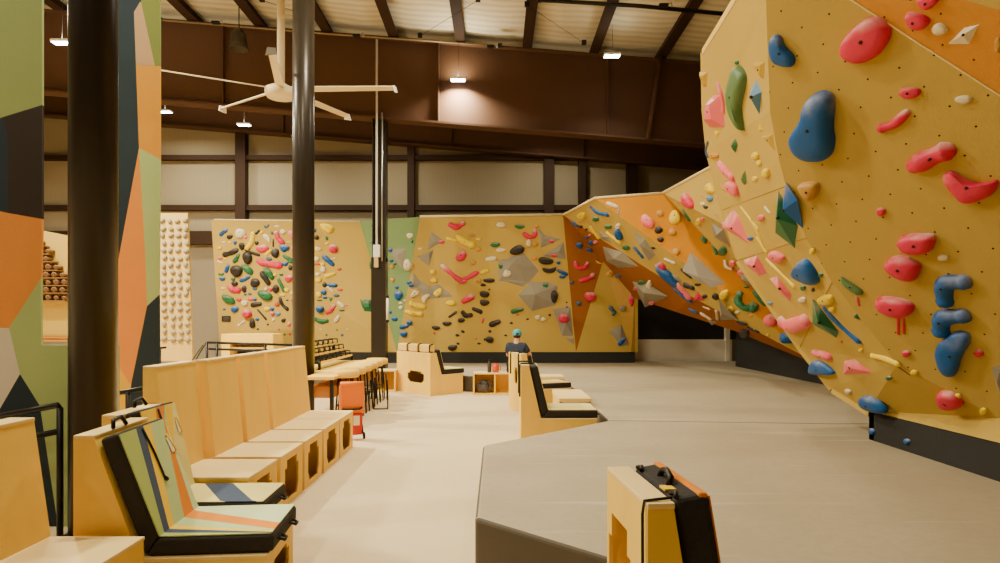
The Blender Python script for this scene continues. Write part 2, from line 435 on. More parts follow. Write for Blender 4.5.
kick(W2.root, s2, m2, ZM-.003, kz); kick(W2.root, m2, r3, ZM-.003, kz-.003)
W2.bar('top_trim', [g1+Vector((0, -.01, .01)), m1+Vector((0, -.01, .01))], M_edge, r=.035)
W1.bar('top_trim', [s0+Vector((0, 0, .01)), s1+Vector((0, 0, .01))], M_edge, r=.02)
# side returns so that the boards are boxes from other positions
W1.panel([s0, s3, s3+Vector((0, 1.2, 0)), s0+Vector((0, 1.2, 0))], M_yel, 'side_panel')
W2.panel([r4, r3, r3+Vector((0, .9, 0)), r4+Vector((0, .9, 0))], M_yel, 'side_panel')

# --- sweeping overhang from the back wall to the front boulder
W3 = Wall('bouldering_wall', 'sweeping overhang of yellow, orange and rust strips above the dark opening', .06)
cv = P(832, 371, 10.75)
a1 = m1; a2 = P(595, 198, 14.2); a3 = P(663, 193, 13.6); a4 = P(716, 164, 11.2)
lowf = P(735, 331, 13.2)
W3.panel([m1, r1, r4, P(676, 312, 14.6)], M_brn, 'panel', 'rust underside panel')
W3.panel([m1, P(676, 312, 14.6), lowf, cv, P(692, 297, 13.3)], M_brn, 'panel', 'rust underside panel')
W3.panel([m1, P(692, 297, 13.3), cv, a2], M_yel)
W3.panel([a2, cv, a3], M_org, 'panel', 'bright orange panel')
b1 = P(772, 250, 9.2); b2 = P(818, 352, 9.9)
W3.panel([a3, b1, a4], M_yel); W3.panel([a3, b2, b1], M_yel); W3.panel([a3, cv, b2], M_yel)
for p, q in ((m1, a2), (a2, a3), (a3, a4)):
    W3.bar('top_trim', [p, q], M_edge, r=.03)
# dark end below the sweep (far kick wall)
kick(W3.root, (6.2, 15.6, 0), (6.12, 10.2, 0), ZM-.003, 1.05, (.4, 0, 0))
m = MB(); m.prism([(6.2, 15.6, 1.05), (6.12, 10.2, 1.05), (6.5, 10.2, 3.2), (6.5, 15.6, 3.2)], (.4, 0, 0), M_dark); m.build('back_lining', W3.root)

# --- front boulder
W4 = Wall('bouldering_wall', 'tall near boulder at the right with a lit yellow face and a darker overhanging face', .06)
AN = Vector((-1, 0, -.448)); AP = Vector((3.83, 0, .65))
A = lambda x, y: on_plane(x, y, AP, AN)
BN = Vector((-.75, -.36, -.48)); BP = P(832, 282, 5.2)
B = lambda x, y: on_plane(x, y, BP, BN)
L0, L1, L2, L3 = A(702, 55), A(703, 110), A(707, 150), A(722, 210)
L4, L5, L6, L7 = A(738, 260), A(800, 347), A(832, 388), A(869, 411)
T0, T1, T2, T2b, T2c, T3, T4 = B(764, -45), B(766, 0), B(768, 60), B(770, 112), B(779, 160), B(786, 186), B(832, 282)
TS = B(806, 238)
T5, T6, T7 = B(897, 364), B(1000, 418), P(1300, 505, 3.05)
K6, K7 = A(1000, 443), A(1300, 517)
W4.panel([L0, L1, L2, L3, T3, T2c, T2b, T2, T1, T0], M_yel, label='lit yellow panel')
W4.panel([L3, L4, TS, T3], M_yel); W4.panel([L4, L5, T4, TS], M_yel)
W4.panel([L5, L6, T5, T4], M_yel); W4.panel([L6, L7, T5], M_yel); W4.panel([L7, T6, T5], M_yel); W4.panel([L7, K6, T6], M_yel); W4.panel([K6, K7, T7, T6], M_yel)
e1, e2, e3 = B(852, 0), B(1000, 95), B(1300, 289); e0 = B(783, -45)
W4.panel([T0, T1, T2, T2b, T2c, T3, TS, T4, T5, T6, e2, e1, e0], M_yelt, label='yellow panel drilled with bolt holes')
W4.panel([T6, T7, e3, e2], M_yelt)
o1, o2, o3 = P(958, -2, 3.43), P(1000, 10, 3.29), P(1300, 98, 2.65); o0 = P(835, -45, 3.86)
W4.panel([e0, e1, o1, o0], M_orgt, label='orange panel'); W4.panel([e1, e2, o2, o1], M_orgt, label='orange panel'); W4.panel([e2, e3, o3, o2], M_orgt, label='orange panel')
t0, t1, t3 = P(850, -75, 3.62), P(1000, -90, 3.05), P(1300, -90, 2.36)
W4.panel([o0, o1, o2, t1, t0], M_yelt); W4.panel([o2, o3, t3, t1], M_yelt)
out = Vector((0, 0, 0))
seam = mat('seam_edge', (236, 206, 132), .7)
for pts in ([e0, e1, e2, e3],): W4.bar('panel_edge', [p+BN.normalized()*.004 for p in pts], seam, r=.006)
dk = mat('seam_line', (168, 132, 62), .8)
for p, q in ((L3, T3), (L4, TS), (L5, T4)): W4.bar('panel_seam', [p-AN.normalized()*-.001, q-AN.normalized()*-.001], dk, r=.003)
W4.bar('top_trim', [L0, T0], M_edge, r=.008)
# closing sides of the boulder (rear side and top)
back = Vector((2.6, 1.0, 0))
ring = [L0, L1, L2, L3, L4, L5, L6, L7]
for p, q in zip(ring, ring[1:]):
    qq = [p, q, Vector((6.3, q.y+.4, q.z)), Vector((6.3, p.y+.4, p.z))]
    W4.panel(qq, M_yel, 'rear_panel')
W4.panel([L0, T0, t3, Vector((6.3, 2.5, 4.4)), Vector((6.3, 6.7, 4.4))], M_ply, 'top_panel')
kz0 = .64
m = MB(); kx = L7.x
m.prism([(kx, L7.y, ZM-.003), (kx, .6, ZM-.003), (kx, .6, kz0), (kx, L7.y, kz0)], (.12, 0, 0), M_kick)
m.prism([(kx, L7.y, ZM-.003), (6.3, L7.y+.4, ZM-.003), (6.3, L7.y+.4, kz0), (kx, L7.y, kz0)], (0, -.08, 0), M_kick)
m.build('kickboard', W4.root)

BV = BVHTree.FromPolygons([p for f in FACETS for p in f], [tuple(range(3*i, 3*i+3)) for i in range(len(FACETS))])
def hit(px, py):
    r = ray(px, py).normalized()
    loc, n, i, dist = BV.ray_cast(CAM, r)
    if loc is None: return None
    if n.dot(r) > 0: n = -n
    return loc, n
# ================================================================ plywood benches
NOTCH = [(-.5, -.24), (-.5, .30), (-.36, .30), (-.36, .5), (0, .5), (.36, .5), (.36, .30), (.5, .30), (.5, -.24), (.36, -.5), (0, -.5), (-.36, -.5)]
def holed_rect(m, p0, u, v, hole, vec, mt):
    """rectangle p0 + u + v with a notched hole at relative (cu, cv, wu, wv)"""
    p0, u, v = Vector(p0), Vector(u), Vector(v); cu, cv, wu, wv = hole
    o = [(0, cv-.1), (0, cv+.2), (0, 1), (.15, 1), (.5, 1), (.85, 1), (1, 1), (1, cv+.2), (1, cv-.1), (1, 0), (.5, 0), (0, 0)]
    m.holed([p0+u*a+v*b for a, b in o], [p0+u*(cu+a*wu)+v*(cv+b*wv) for a, b in NOTCH], vec, mt)
def bench(label, W, b, s, D, tt, ts, loc, rz, rear=None, front=None, group=None, lean=0):
    t = thing('plywood_bench', label, 'bench', loc, R(rz), group)
    th = .018
    for y in (0, W-th):
        m = MB(); m.prism([(lean, y, b) if i == 1 else q for i, q in enumerate([(0, y, 0), (lean, y, b), (tt, y, b), (ts, y, s), (D, y, s), (D, y, 0)])], (0, th, 0), M_ply)
        m.build('side_panel', t)
    e = .001
    n = Vector((b-s, 0, ts-tt)).normalized()*th
    m = MB(); m.prism([(tt, th, b-e), (tt, W-th, b-e), (ts, W-th, s), (ts, th, s)], -n, M_ply); m.build('backrest', t)
    m = MB(); m.box((lean, -.002, b-e), (tt+.004, W+.002, b+th), M_plyl); m.build('top_panel', t, bevel=.004)
    m = MB(); m.box((ts-.03, -.002, s-e), (D+.006, W+.002, s+th), M_plyl); m.build('seat', t, bevel=.004)
    m = MB()
    if rear: holed_rect(m, (0, th, .0), (0, W-2*th, 0), (lean, 0, b-e), rear, (th, 0, 0), M_ply)
    else: m.prism([(0, th, 0), (0, W-th, 0), (lean, W-th, b-e), (lean, th, b-e)], (th, 0, 0), M_ply)
    m.build('rear_panel', t)
    m = MB()
    if front: holed_rect(m, (D-th, th, 0), (0, W-2*th, 0), (0, 0, s-e), front, (th, 0, 0), M_ply)
    else: m.box((D-th, th, 0), (D, W-th, s-e), M_ply)
    m.build('front_panel', t)
    return t
FAB = {n: mat('pad_fabric_'+n, c, .85, spec=.08, noise=.1, nscale=8, bump=.12, bscale=14) for n, c in dict(
    green=(166, 178, 104), navy=(74, 84, 104), yellow=(238, 194, 44), sage=(180, 196, 138), orange=(222, 134, 40), pale=(200, 212, 160),
    cream=(226, 208, 128), tan=(226, 190, 120)).items()}
def pad(label, W, b, s, D, tt, ts, loc, rz, strips, th=.1, inset=.02, over=.03, rise=.0, group=None, side='black', lm=None):
    """folded crash pad lying on a bench: thick L against the backrest and over the seat"""
    t = thing('crash_pad', label, 'crash pad', loc, R(rz), group)
    q0 = Vector((tt+.012, 0, b+.02+rise)); q1 = Vector((ts+.012, 0, s+.02)); q2 = Vector((D+over, 0, s+.02))
    n = Vector((b-s, 0, ts-tt)).normalized()
    c1 = q1+Vector((n.x*th+.0, 0, th))
    o0 = q0+n*th; o2 = q2+Vector((0, 0, th)); o1 = Vector((q1.x+n.x*th-.0+(ts-tt)/(b-s)*-(-th)*0, 0, s+.02+th))
    # outer crease: intersection of the two outer faces
    k = (s+.02+th-o0.z)/(q1.z-q0.z); o1 = o0+(q1-q0)*k
    y0, y1 = inset, W-inset
    m = MB(); V = lambda p, y: Vector((p.x, y, p.z))
    m.prism([V(q0, y0), V(q1, y0), V(o1, y0), V(o0, y0)], (0, y1-y0, 0), M_blk); m.build('back_cushion', t, bevel=.022, seg=3)
    m = MB(); m.prism([V(q1, y0), V(q2, y0), V(o2, y0), V(o1, y0)], (0, y1-y0, 0), M_blk); m.build('seat_cushion', t, bevel=.022, seg=3)
    # coloured cover: strips given by their borders at top, crease and front edge
    nb = n*.004; up = Vector((0, 0, .004))
    m = MB(); K = 16
    def pt(u, v):
        y = y0+.012+(y1-y0-.024)*u
        if v <= 1: p = (o0+Vector((0, 0, -.012))).lerp(o1, v)+nb+up*(1 if v == 1 else 0)
        else: p = o1.lerp(o2-Vector((.012, 0, 0)), v-1)+up+(nb if v == 1 else Vector())
        return Vector((p.x, y, p.z))
    for c, (lo, hi) in strips:
        for i in range(2*K):
            va, vb = i/K, (i+1)/K
            def bd(tr, v): return min(1, max(0, bd0(tr, v)))
            def bd0(tr, v): return tr[0]+(tr[1]-tr[0])*v if v <= 1 else tr[1]+(tr[2]-tr[1])*(v-1)
            a, bb, cc, dd = bd(lo, va), bd(hi, va), bd(hi, vb), bd(lo, vb)
            if max(bb-a, cc-dd) < .004: continue
            pts = [pt(a, va), pt(bb, va), pt(cc, vb), pt(dd, vb)]
            if bb-a < .004: pts = [pts[0], pts[2], pts[3]]
            elif cc-dd < .004: pts = pts[:3]
            m.face(pts, FAB[c])
    bmesh.ops.recalc_face_normals(m.bm, faces=m.bm.faces[:])
    o = m.build('cover', t, solid=.006, off=0)
    o['label'] = lm or 'striped patchwork fabric cover'
    # buckles and strap loops on the front edge, zip cord on the back
    for u in (.25, .72):
        y = y0+(y1-y0)*u
        m = MB(); m.tube([(q2.x+.005, y-.03, s+.02+th*.45), (q2.x+.035, y-.02, s+.02+th*.3), (q2.x+.035, y+.02, s+.02+th*.3), (q2.x+.005, y+.03, s+.02+th*.45)], .009, M_blkm, 6)
        m.build('strap_loop', t)
    return t, pt
BW = .50
# front left bench, cut by the frame
bench('pale plywood bench with tall leaning back at the left edge of the frame', .75, 1.06, .436, .705, .13, .22, (-2.56, 2.4, 0), 0, front=(.5, .5, .7, .7))
# two benches with patchwork pads
p1 = dict(W=.58, b=.955, s=.285, D=1.0, tt=.105, ts=.34)
l1, z1 = (-2.26, 3.2, 0), 5
bench('low plywood bench under the nearest patchwork crash pad, beside the left edge bench', loc=l1, rz=z1, front=(.5, .45, .7, .6), **p1)
st1 = [('green', ((0, 0, 0), (.34, .10, 0))), ('navy', ((.34, .10, 0), (.50, .22, .03))), ('yellow', ((.50, .22, .03), (.66, .34, .06))),
       ('sage', ((.66, .34, .06), (.98, .60, .12))), ('orange', ((.98, .60, .12), (1, .86, .32))), ('pale', ((1, .86, .32), (1, 1, 1)))]
_, pt1 = pad('folded crash pad with green, navy, yellow and orange patchwork nearest the camera', loc=l1, rz=z1, strips=st1, over=.03, rise=-.03, **p1)
p2 = dict(W=.50, b=.965, s=.29, D=.98, tt=.11, ts=.27)
l2, z2 = (-2.51, 3.81, 0), 2
bench('low plywood bench under the second patchwork crash pad, before the tall bench row', loc=l2, rz=z2, front=(.5, .45, .7, .6), **p2)
st2 = [('yellow', ((0, 0, -.9), (.40, .05, -.9))), ('orange', ((.40, .05, -.9), (.66, .08, -.9))), ('sage', ((.66, .08, -.9), (.70, .34, -.9))), ('yellow', ((.70, .34, -.9), (.9, .40, -.9))), ('cream', ((.9, .40, -.9), (1, 1.25, -.9))),
       ('navy', ((1, 1.25, -.9), (1.01, 1.9, -.2))), ('cream', ((1.01, 1.9, -.2), (1.02, 2, .95))), ('yellow', ((1.02, 2, .95), (1.02, 2.2, 1)))]
_, pt2 = pad('folded crash pad with yellow, orange and navy patchwork behind the nearest pad', loc=l2, rz=z2, strips=st2, over=.03, **p2)
def pad_trims(loc, rz, pt, u0):
    mx = Matrix.Translation(loc) @ Matrix.Rotation(R(rz), 4, 'Z')
    root = [o for o in COL.objects if o.name.startswith('crash_pad')][-1]
    return root
for ptf, lo, rz in ((pt1, l1, z1), (pt2, l2, z2)):
    root = [o for o in bpy.data.objects if o.name.startswith('crash_pad') and (o.location-Vector(lo)).length < .01][0]
    off = Vector((.008, 0, .004))
    m = MB(); m.tube([ptf(.45, .02)+off, ptf(.5, .3)+off, ptf(.51, .55)+off], .006, M_blkm, 6); m.tube([ptf(.51, .55)+off, ptf(.545, .575)+off], .012, M_blkm, 6); m.build('zip_cord', root)
    m = MB(); m.face([ptf(a, v)+off for a, v in ((.86, .2), (.93, .19), (.95, .35), (.88, .36))], M_white); m.build('label_patch', root, solid=.003)
    m = MB(); m.tube([ptf(.9, .16)+off*.6, ptf(.975, .36)+off*.6], .009, FAB['yellow'], 6); m.build('pull_tab', root)
    m = MB(); a = ptf(.3, 0)+Vector((-.06, 0, .01)); m.tube([a+Vector((-.05, .0, -.0)), a+Vector((-.06, .02, .04)), a+Vector((-.06, .1, .05)), a+Vector((-.05, .14, .0))], .012, M_blkm, 8); m.build('carry_handle', root)
# row of five tall benches
rowx = [(-2.55, 4.32), (-2.50, 4.96), (-2.485, 5.58), (-2.475, 6.2), (-2.485, 6.84)]
which = ['nearest the pads', 'second from the pads', 'in the middle of the row', 'second from the round column', 'beside the round black column']
for (x, y), w in zip(rowx, which):
    bench('tall plywood bench with notched front opening, %s' % w, .56 if y < 6 else .61, 1.235, .436, -1.79-x, .10, .17, (x, y, 0), 0, front=(.5, .5, .66, .78), group='tall plywood benches in the row')
# benches on the aisle edge of the far mat
q = dict(W=.62, b=1.005, s=.345, D=.93, tt=.10, ts=.25)
lq = (.295, 7.38, 0)
bench('plywood bench facing the mats with a black pad, nearer of the mid-hall pair', loc=lq, rz=0, **q)
st3 = [('cream', ((0, 0, 0), (.22, .22, .22))), ('tan', ((.22, .22, .22), (.4, .4, .4))), ('cream', ((.4, .4, .4), (.75, .75, .75))), ('pale', ((.75, .75, .75), (1, 1, 1)))]
pad('black sided crash pad with cream top on the nearer mid-hall bench', loc=lq, rz=0, strips=st3, over=.02, th=.095, rise=-.03, lm='cream striped top', **q)
q2 = dict(W=.56, b=.98, s=.36, D=.95, tt=.10, ts=.22); lq2 = (.41, 10.15, 0)
bench('plywood bench with slotted back in front of the seated person', loc=lq2, rz=21, rear=(.42, .62, .25, .28), **q2)
pad('black sided crash pad on the bench in front of the seated person', loc=lq2, rz=21, strips=[('tan', ((0, 0, 0), (.5, .5, .5))), ('cream', ((.5, .5, .5), (1, 1, 1)))], over=.02, th=.09, rise=-.05, lm='tan striped top', **q2)
for root, y in ((lq, 7.38), (lq2, 10.15)):
    r = [o for o in bpy.data.objects if o.name.startswith('crash_pad') and (o.location-Vector(root)).length < .01][0]
    bb = 1.005 if y < 8 else .98
    m = MB()
    m.tube([(.16, .1, bb+.03), (.0, .1, bb+.03), (-.012, .1, bb-.02), (-.012, .1, .62)], .012, M_blk, 6); m.build('hanging_strap', r)
    m = MB(); m.tube([(.16, .45, bb+.03), (.0, .45, bb+.03), (-.012, .45, bb-.02), (-.012, .45, .62)], .012, M_blk, 6); m.build('hanging_strap', r)
# flat blocks between them
t = thing('plywood_step_box', 'low flat plywood box with a slot between the two mid-hall benches', 'box', (.88, 8.5, 0), 0)
MB().box((0, 0, .40), (.46, 1.1, .46), M_plyl).build('lid', t, bevel=.004)
m = MB(); holed_rect(m, (0.01, 0, 0), (.44, 0, 0), (0, 0, .40), (.5, .85, .4, .14), (0, .018, 0), M_ply); m.box((.01, 1.06, 0), (.45, 1.08, .40), M_ply); m.box((.01, .018, 0), (.028, 1.06, .4), M_ply); m.box((.432, .018, 0), (.45, 1.06, .4), M_ply); m.build('box_body', t)
t = thing('plywood_step_box', 'small plywood box on the mat just right of the seated person', 'box', (.75, 11.6, 0), 0)
MB().box((0, 0, .42), (.55, .5, .47), M_plyl).build('lid', t, bevel=.004)
MB().box((.01, .01, 0), (.54, .49, .42), M_ply).build('box_body', t, bevel=.004)
# bench by the back wall seen from behind
q3 = dict(W=1.25, b=.86, s=.40, D=.86, tt=.16, ts=.30); lq3 = (-1.37, 12.3, 0)
bench('wide plywood bench with notched back opening beside the cubby by the back wall', loc=lq3, rz=42, rear=(.42, .42, .5, .28), **q3)
rt, _ = pad('black crash pad with cream top on the wide bench by the back wall', loc=lq3, rz=42, strips=[('cream', ((0, 0, 0), (.5, .5, .5))), ('orange', ((.5, .5, .5), (.7, .7, .7))), ('cream', ((.7, .7, .7), (1, 1, 1)))], over=.06, th=.1, rise=.04, lm='cream and orange striped top', **q3)
for i in range(3):
    m = MB(); m.box((.0, .03+.41*i, .885), (.15, .40+.41*i, 1.05), mat('pad_yellow', (226, 184, 96), .8)); o = m.build('head_cushion', rt, bevel=.03)
    m = MB(); m.tube([(.08, .015+.41*i, .88), (-.01, .015+.41*i, .9), (-.01, .015+.41*i, 1.04), (.08, .015+.41*i, 1.06)], .014, M_blkm, 6); m.build('cushion_strap', rt)
# near right bench seen from behind with a strapped pad
q4 = dict(W=.47, b=1.0, s=.36, D=.84, tt=.085, ts=.19); lq4 = (.472, 1.88, 0)
bench('plywood bench seen from behind at the front mat edge with a strapped pad', loc=lq4, rz=5, rear=(.67, .64, .62, .44), lean=0, **q4)
rt, pt4 = pad('black crash pad with orange edge strapped to the near bench back', loc=lq4, rz=5, strips=[('orange', ((0, 0, 0), (1, 1, 1)))], th=.115, rise=.0, lm='orange cover', **q4)
m = MB(); m.tube([(.09, .03, 1.026), (.04, .024, 1.024), (-.004, .02, 1.022), (-.01, .02, .98), (-.008, .02, .3)], .005, M_blk, 6); m.build('hanging_strap', rt)
m = MB(); m.tube([(.13, .17, 1.02), (.145, .18, 1.05), (.15, .235, 1.062), (.15, .28, 1.05), (.145, .29, 1.02)], .011, M_blkm, 8); m.build('carry_handle', rt)
m = MB(); m.box((.10, .12, 1.020), (.155, .17, 1.027), FAB['yellow']); m.build('yellow_tag', rt)
for y in (.06, .4):
    m = MB(); m.tube([(.105, y-.025, 1.025), (.115, y, 1.034), (.105, y+.025, 1.025)], .008, M_blkm, 6); m.build('strap_loop', rt)
o = MB(); o.box((.176, .025, 1.005), (.208, .447, 1.04), FAB['orange']); o.build('edge_binding', rt, bevel=.008)
# ================================================================ small things
# handrails behind the benches
def rail(label, pts, posts, r=.022, name='handrail', z0=0.0, rails=None):
    t = thing(name, label, 'handrail', pts[0])
    o = Vector(pts[0])
    for run in [pts]+(rails or []):
        m = MB(); m.tube([Vector(p)-o for p in run], r, M_blkm, 8); m.build('rail', t)
    for p in posts:
        p = Vector(p); m = MB(); m.tube([p-o, Vector((p.x, p.y, z0))-o], r, M_blkm, 8); m.build('post', t)
    return t
rail('dark steel handrail behind the bench at the left edge', [P(-40, 424, 4.4), P(58, 405, 4.4), P(60.5, 410, 4.4)], [P(60, 408, 4.4), P(-38, 424, 4.4)], rails=[[P(-40, 452, 4.4), P(60, 431, 4.4)]])
rail('dark steel handrail between the nearest column and the tall bench row', [P(104, 396, 5.6), P(150, 387, 5.6)], [P(147, 388, 5.6), P(128, 391, 5.6), P(104, 396, 5.6)])
rail('thin black handrail rising beside the mural edge behind the tall bench row', [P(139, 414, 6.9), P(158, 364, 7.6), P(160, 348, 8.6), P(166, 347.5, 8.6)], [P(160, 348, 8.6), P(141, 408, 6.95)], r=.016)
# guard rail of the platform behind the row
d = 13.0
gp = [P(207, 342.5, d), P(293, 345, d)]
rail('black guard rail in front of the plywood cabinet below the crowded spray wall', gp, [P(207, 342, d), P(217, 343, d), P(265, 344, d), P(292, 345, d)], r=.026, rails=[[P(209, 349, d), P(293, 351.5, d)]])
rail('slanting dark stair rail beside the grey drywall behind the bench row', [P(206, 343, 12.8), P(188, 372, 11.5)], [P(188, 372, 11.5)], r=.014)
rail('slanting pale stair rail just left of the platform guard rail', [P(203, 345, 12.6), P(184, 372, 11.2)], [P(184, 372, 11.2)], r=.012)
# plywood cabinet and screen behind the guard rail
c0, c1 = P(221, 334, 14.2), P(273, 334, 14.2)
t = thing('plywood_cabinet', 'plywood cabinet with a black screen behind the platform guard rail', 'cabinet', (c0.x, 14.2, 0))
w = c1.x-c0.x; hz = c0.z
MB().box((0, 0, hz-.22), (w, .7, hz), M_ply).build('top_box', t, bevel=.01)
m = MB(); m.box((0, .02, 0), (.2, .7, hz-.22), M_ply).box((w-.15, .02, 0), (w, .7, hz-.22), M_ply).box((.2, .55, 0), (w-.15, .7, hz-.22), M_ply).box((.2, .1, hz-.36), (w-.15, .5, hz-.32), M_plyl); m.build('frame', t)
MB().box((.25, .3, hz-.85), (w-.2, .36, hz-.40), M_dark).build('screen', t, bevel=.01)
# narrow training board with rows of little grips
KA, KB, KC, KD = P(158, 213, 14), P(187.5, 213, 14), P(192.5, 361, 13.6), P(154, 361, 13.6)
M_brd = mat('pale_yellow_board', (196, 160, 84), .7, noise=.15, nscale=2)
WK = Wall('training_board', 'narrow tall pale yellow training board with rows of small grey grips', .07)
WK.panel([KA, KB, P(191.8, 340, 13.65), P(155, 340, 13.65)], M_brd); WK.panel([P(155, 341, 13.65), P(191.8, 341, 13.65), KC, KD], M_brd)
m = MB()
for x in (-7.85, -7.25): m.box((x, 13.7, 0), (x+.08, 13.78, 1.0), M_ply)
m.build('stand', WK.root)
WK.root['category'] = 'training board'
kn = (KB-KA).cross(KD-KA).normalized(); kn = kn if kn.y < 0 else -kn
M_grip = mat('grey_grip', (146, 134, 110), .6)
gm = None
for r in range(17):
    for c in range(4):
        px = 163+7.6*c+(2.2 if r % 2 else 0)*.4+random.uniform(-.7, .7)+r*.14; py = 221.5+7.35*r+random.uniform(-.8, .8)
        if px > 189+r*.2: continue
        p = on_plane(px, py, KA, kn)
        if gm is None:
            mb = MB(); mb.lathe([(.05, 0), (.052, .02), (.04, .045), (.015, .055)], M_grip, n=8)
            for v in mb.bm.verts: v.co.z *= 1.2; v.co.x *= 1.35
            gm = mb.build('grip'); gm.name = 'small_grip'; tag(gm, 'small pale grey grip bolted to the narrow training board', 'grip', 'grips on the training board'); o = gm
        else:
            o = gm.copy(); COL.objects.link(o)
        o.location = p; o.rotation_euler = Vector((0, 0, 1)).rotation_difference(kn).to_euler(); o.rotation_euler.rotate_axis('Z', random.uniform(0, 6))
# yellow board with ledges of rolled items, seen through the mural opening
d = 11.0
b0, b1, b2, b3 = P(20, 226, d), P(100, 242, d), P(100, 336, d), P(20, 336, d)
t = thing('shelf_board', 'yellow board with brown ledges seen through the opening of the mural', 'shelf', (b0.x, d, 0))
o0 = Vector((b0.x, d, 0))
m = MB(); m.prism([p-o0 for p in (b0, b1, b2, b3)], (0, .05, 0), M_yel); m.build('board', t)
m = MB(); m.box((.0, -.04, zz(341.5, d)), (b1.x-b0.x, .0, zz(336.5, d)), M_org); m.build('base_rail', t)
m = MB(); m.tube([P(30, 339, d-.3)-o0, P(85, 339, d-.3)-o0], .012, M_blkm, 6); m.build('front_bar', t)
m = MB(); m.box((0, .0, 0), (.1, .05, b2.z), M_ply).box((b1.x-b0.x-.1, .0, 0), (b1.x-b0.x, .05, b2.z), M_ply); m.build('stand', t)
M_led = mat('brown_ledge', (126, 88, 48), .7); M_roll = mat('brown_roll', (104, 70, 40), .6, noise=.3)
rows = [(243, 47), (251, 52), (258.5, 56), (267, 61), (274.5, 70), (282, 70), (289.5, 70), (297, 68)]
r0 = None
for i, (py, xe) in enumerate(rows):
    za = zz(py+3.4, d); xa = P(40, py, d).x; xb = P(xe+3, py, d).x
    m = MB(); m.box((xa-.3-o0.x, -.16, za-.02), (xb-o0.x, .0, za), M_led); m.build('ledge', t)
    for k, px in enumerate(range(44, int(xe)+1, 8)):
        p = Vector((P(px+(i % 2)*2, py, d).x, d-.09, za+.045))
        if r0 is None:
            r0 = MB().lathe([(.03, -.07), (.05, -.07), (.052, .07), (.034, .07), (.03, .05)], M_roll, n=12, axis=(0, 1, 0)).build('rolled_item')
            tag(r0, 'small round brown item standing on a ledge of the board behind the mural', 'shelf item', 'round items on the ledges'); o = r0
        else: o = r0.copy(); COL.objects.link(o)
        o.location = p; s = random.uniform(.75, 1.0); o.scale = (s, 1, s); o.location.z = za+.052*s
# ---------------------------------------------------------------- table, stools, rack by the middle column
t = thing('long_table', 'long low plywood table with a lower shelf behind the row of stools', 'table', (-2.76, 8.7, 0))
MB().prism([(-.03, 0, .70), (.40, 0, .70), (.40, 3.4, .70), (-.6, 3.4, .70), (-.6, .95, .70), (-.03, .95, .70)], (0, 0, .05), M_ply).build('table_top', t, bevel=.012)
MB().box((.0, .12, .42), (.36, 3.2, .60), mat('brown_shelf', (176, 112, 50), .55, noise=.25, nscale=3)).build('lower_shelf', t, bevel=.02)
for x, y in ((.02, .05), (.32, .05), (.02, 3.2), (.32, 3.2)):
    MB().box((x, y, 0), (x+.05, y+.05, .70), M_blkm).build('leg', t)
seatm = None
for i in range(6):
    y = 9.15+i*.52; x = -2.31-i*.008
    w = ['nearest the orange cart', 'second from the orange cart', 'third from the orange cart', 'third from the far end', 'second from the far end', 'at the far end of the row'][i]
    t = thing('bar_stool', 'plywood topped stool with thin black legs, %s' % w, 'stool', (x, y, 0), random.uniform(-.1, .1), 'stools along the low table')
    MB().lathe([(.02, .70), (.19, .70), (.21, .72), (.21, .79), (.19, .81), (.02, .812)], M_ply, n=24).build('seat', t)
    MB().lathe([(.16, .53), (.17, .53), (.17, .60), (.16, .60)], M_ply, n=20).build('under_ring', t) if False else None
    for a in range(4):
        ang = R(45+90*a); m = MB(); m.tube([(.13*math.cos(ang), .13*math.sin(ang), .70), (.19*math.cos(ang), .19*math.sin(ang), 0)], .014, M_blkm, 6); m.build('leg', t)
    m = MB(); m.tube([(.165*math.cos(R(45+90*a)), .165*math.sin(R(45+90*a)), .28) for a in range(4)], .009, M_blkm, 6, closed=True); m.build('foot_ring', t)
t = thing('wire_rack', 'black metal rack with yellow strips standing on the long low table', 'rack', (-2.9, 9.75, 0))
for z, x in ((.88, -.09), (1.0, -.22), (1.11, -.34)):
    m = MB(); m.box((x-.08, 0, z-.03), (x+.08, 2.3, z), M_blkm); m.build('tier', t)
    m = MB(); m.box((x+.085, .05, z-.035), (x+.1, 2.25, z+.0), M_ply); m.build('edge_strip', t)
    for k in range(7):
        m = MB(); m.tube([(x-.08, .1+.33*k, z+.0), (x-.08, .1+.33*k, z+.08), (x+.09, .1+.33*k, z+.08), (x+.09, .1+.33*k, z)], .014, M_blkm, 6); m.build('divider', t)
for x, y in ((-.38, .05), (.0, .05), (-.38, 2.25), (.0, 2.25)):
    m = MB(); m.tube([(x, y, .751), (x, y, 1.11 if x < -.3 else .88)], .025, M_blkm, 6); m.build('leg', t)
# orange cart
M_oc = mat('orange_plastic', (240, 128, 30), .4, spec=.1); M_red = mat('red_plastic', (196, 52, 30), .4)
t = thing('folding_cart', 'orange folded cart with a black strap leaning at the end of the bench row', 'cart', (-1.93, 7.95, 0), R(18))
mx = Matrix.Rotation(R(9), 4, 'X')
m = MB(); m.box((-.16, -.03, .34), (.16, .03, .74), M_oc, mx); m.build('panel', t, bevel=.03, seg=3)
m = MB(); m.tube([mx @ Vector((-.15, 0, .745)), mx @ Vector((.15, 0, .745))], .035, M_oc, 10); m.build('rolled_edge', t)
m = MB(); m.tube([mx @ Vector((-.13, -.04, .43)), mx @ Vector((-.1, -.05, .42)), mx @ Vector((.1, -.05, .42)), mx @ Vector((.13, -.04, .44))], .014, M_blkm, 6); m.build('strap', t)
m = MB(); m.box((-.09, -.05, .06), (.14, .02, .36), M_red, mx); m.build('lower_body', t, bevel=.02)
m = MB(); m.box((.02, -.056, .2), (.1, -.048, .33), M_white, mx); m.build('label_plate', t)
m = MB(); m.tube([(.12, -.05, .3), (.15, -.06, .05)], .012, M_blkm, 6).tube([(-.07, -.04, .3), (-.1, -.04, .05)], .012, M_blkm, 6); m.build('frame', t)
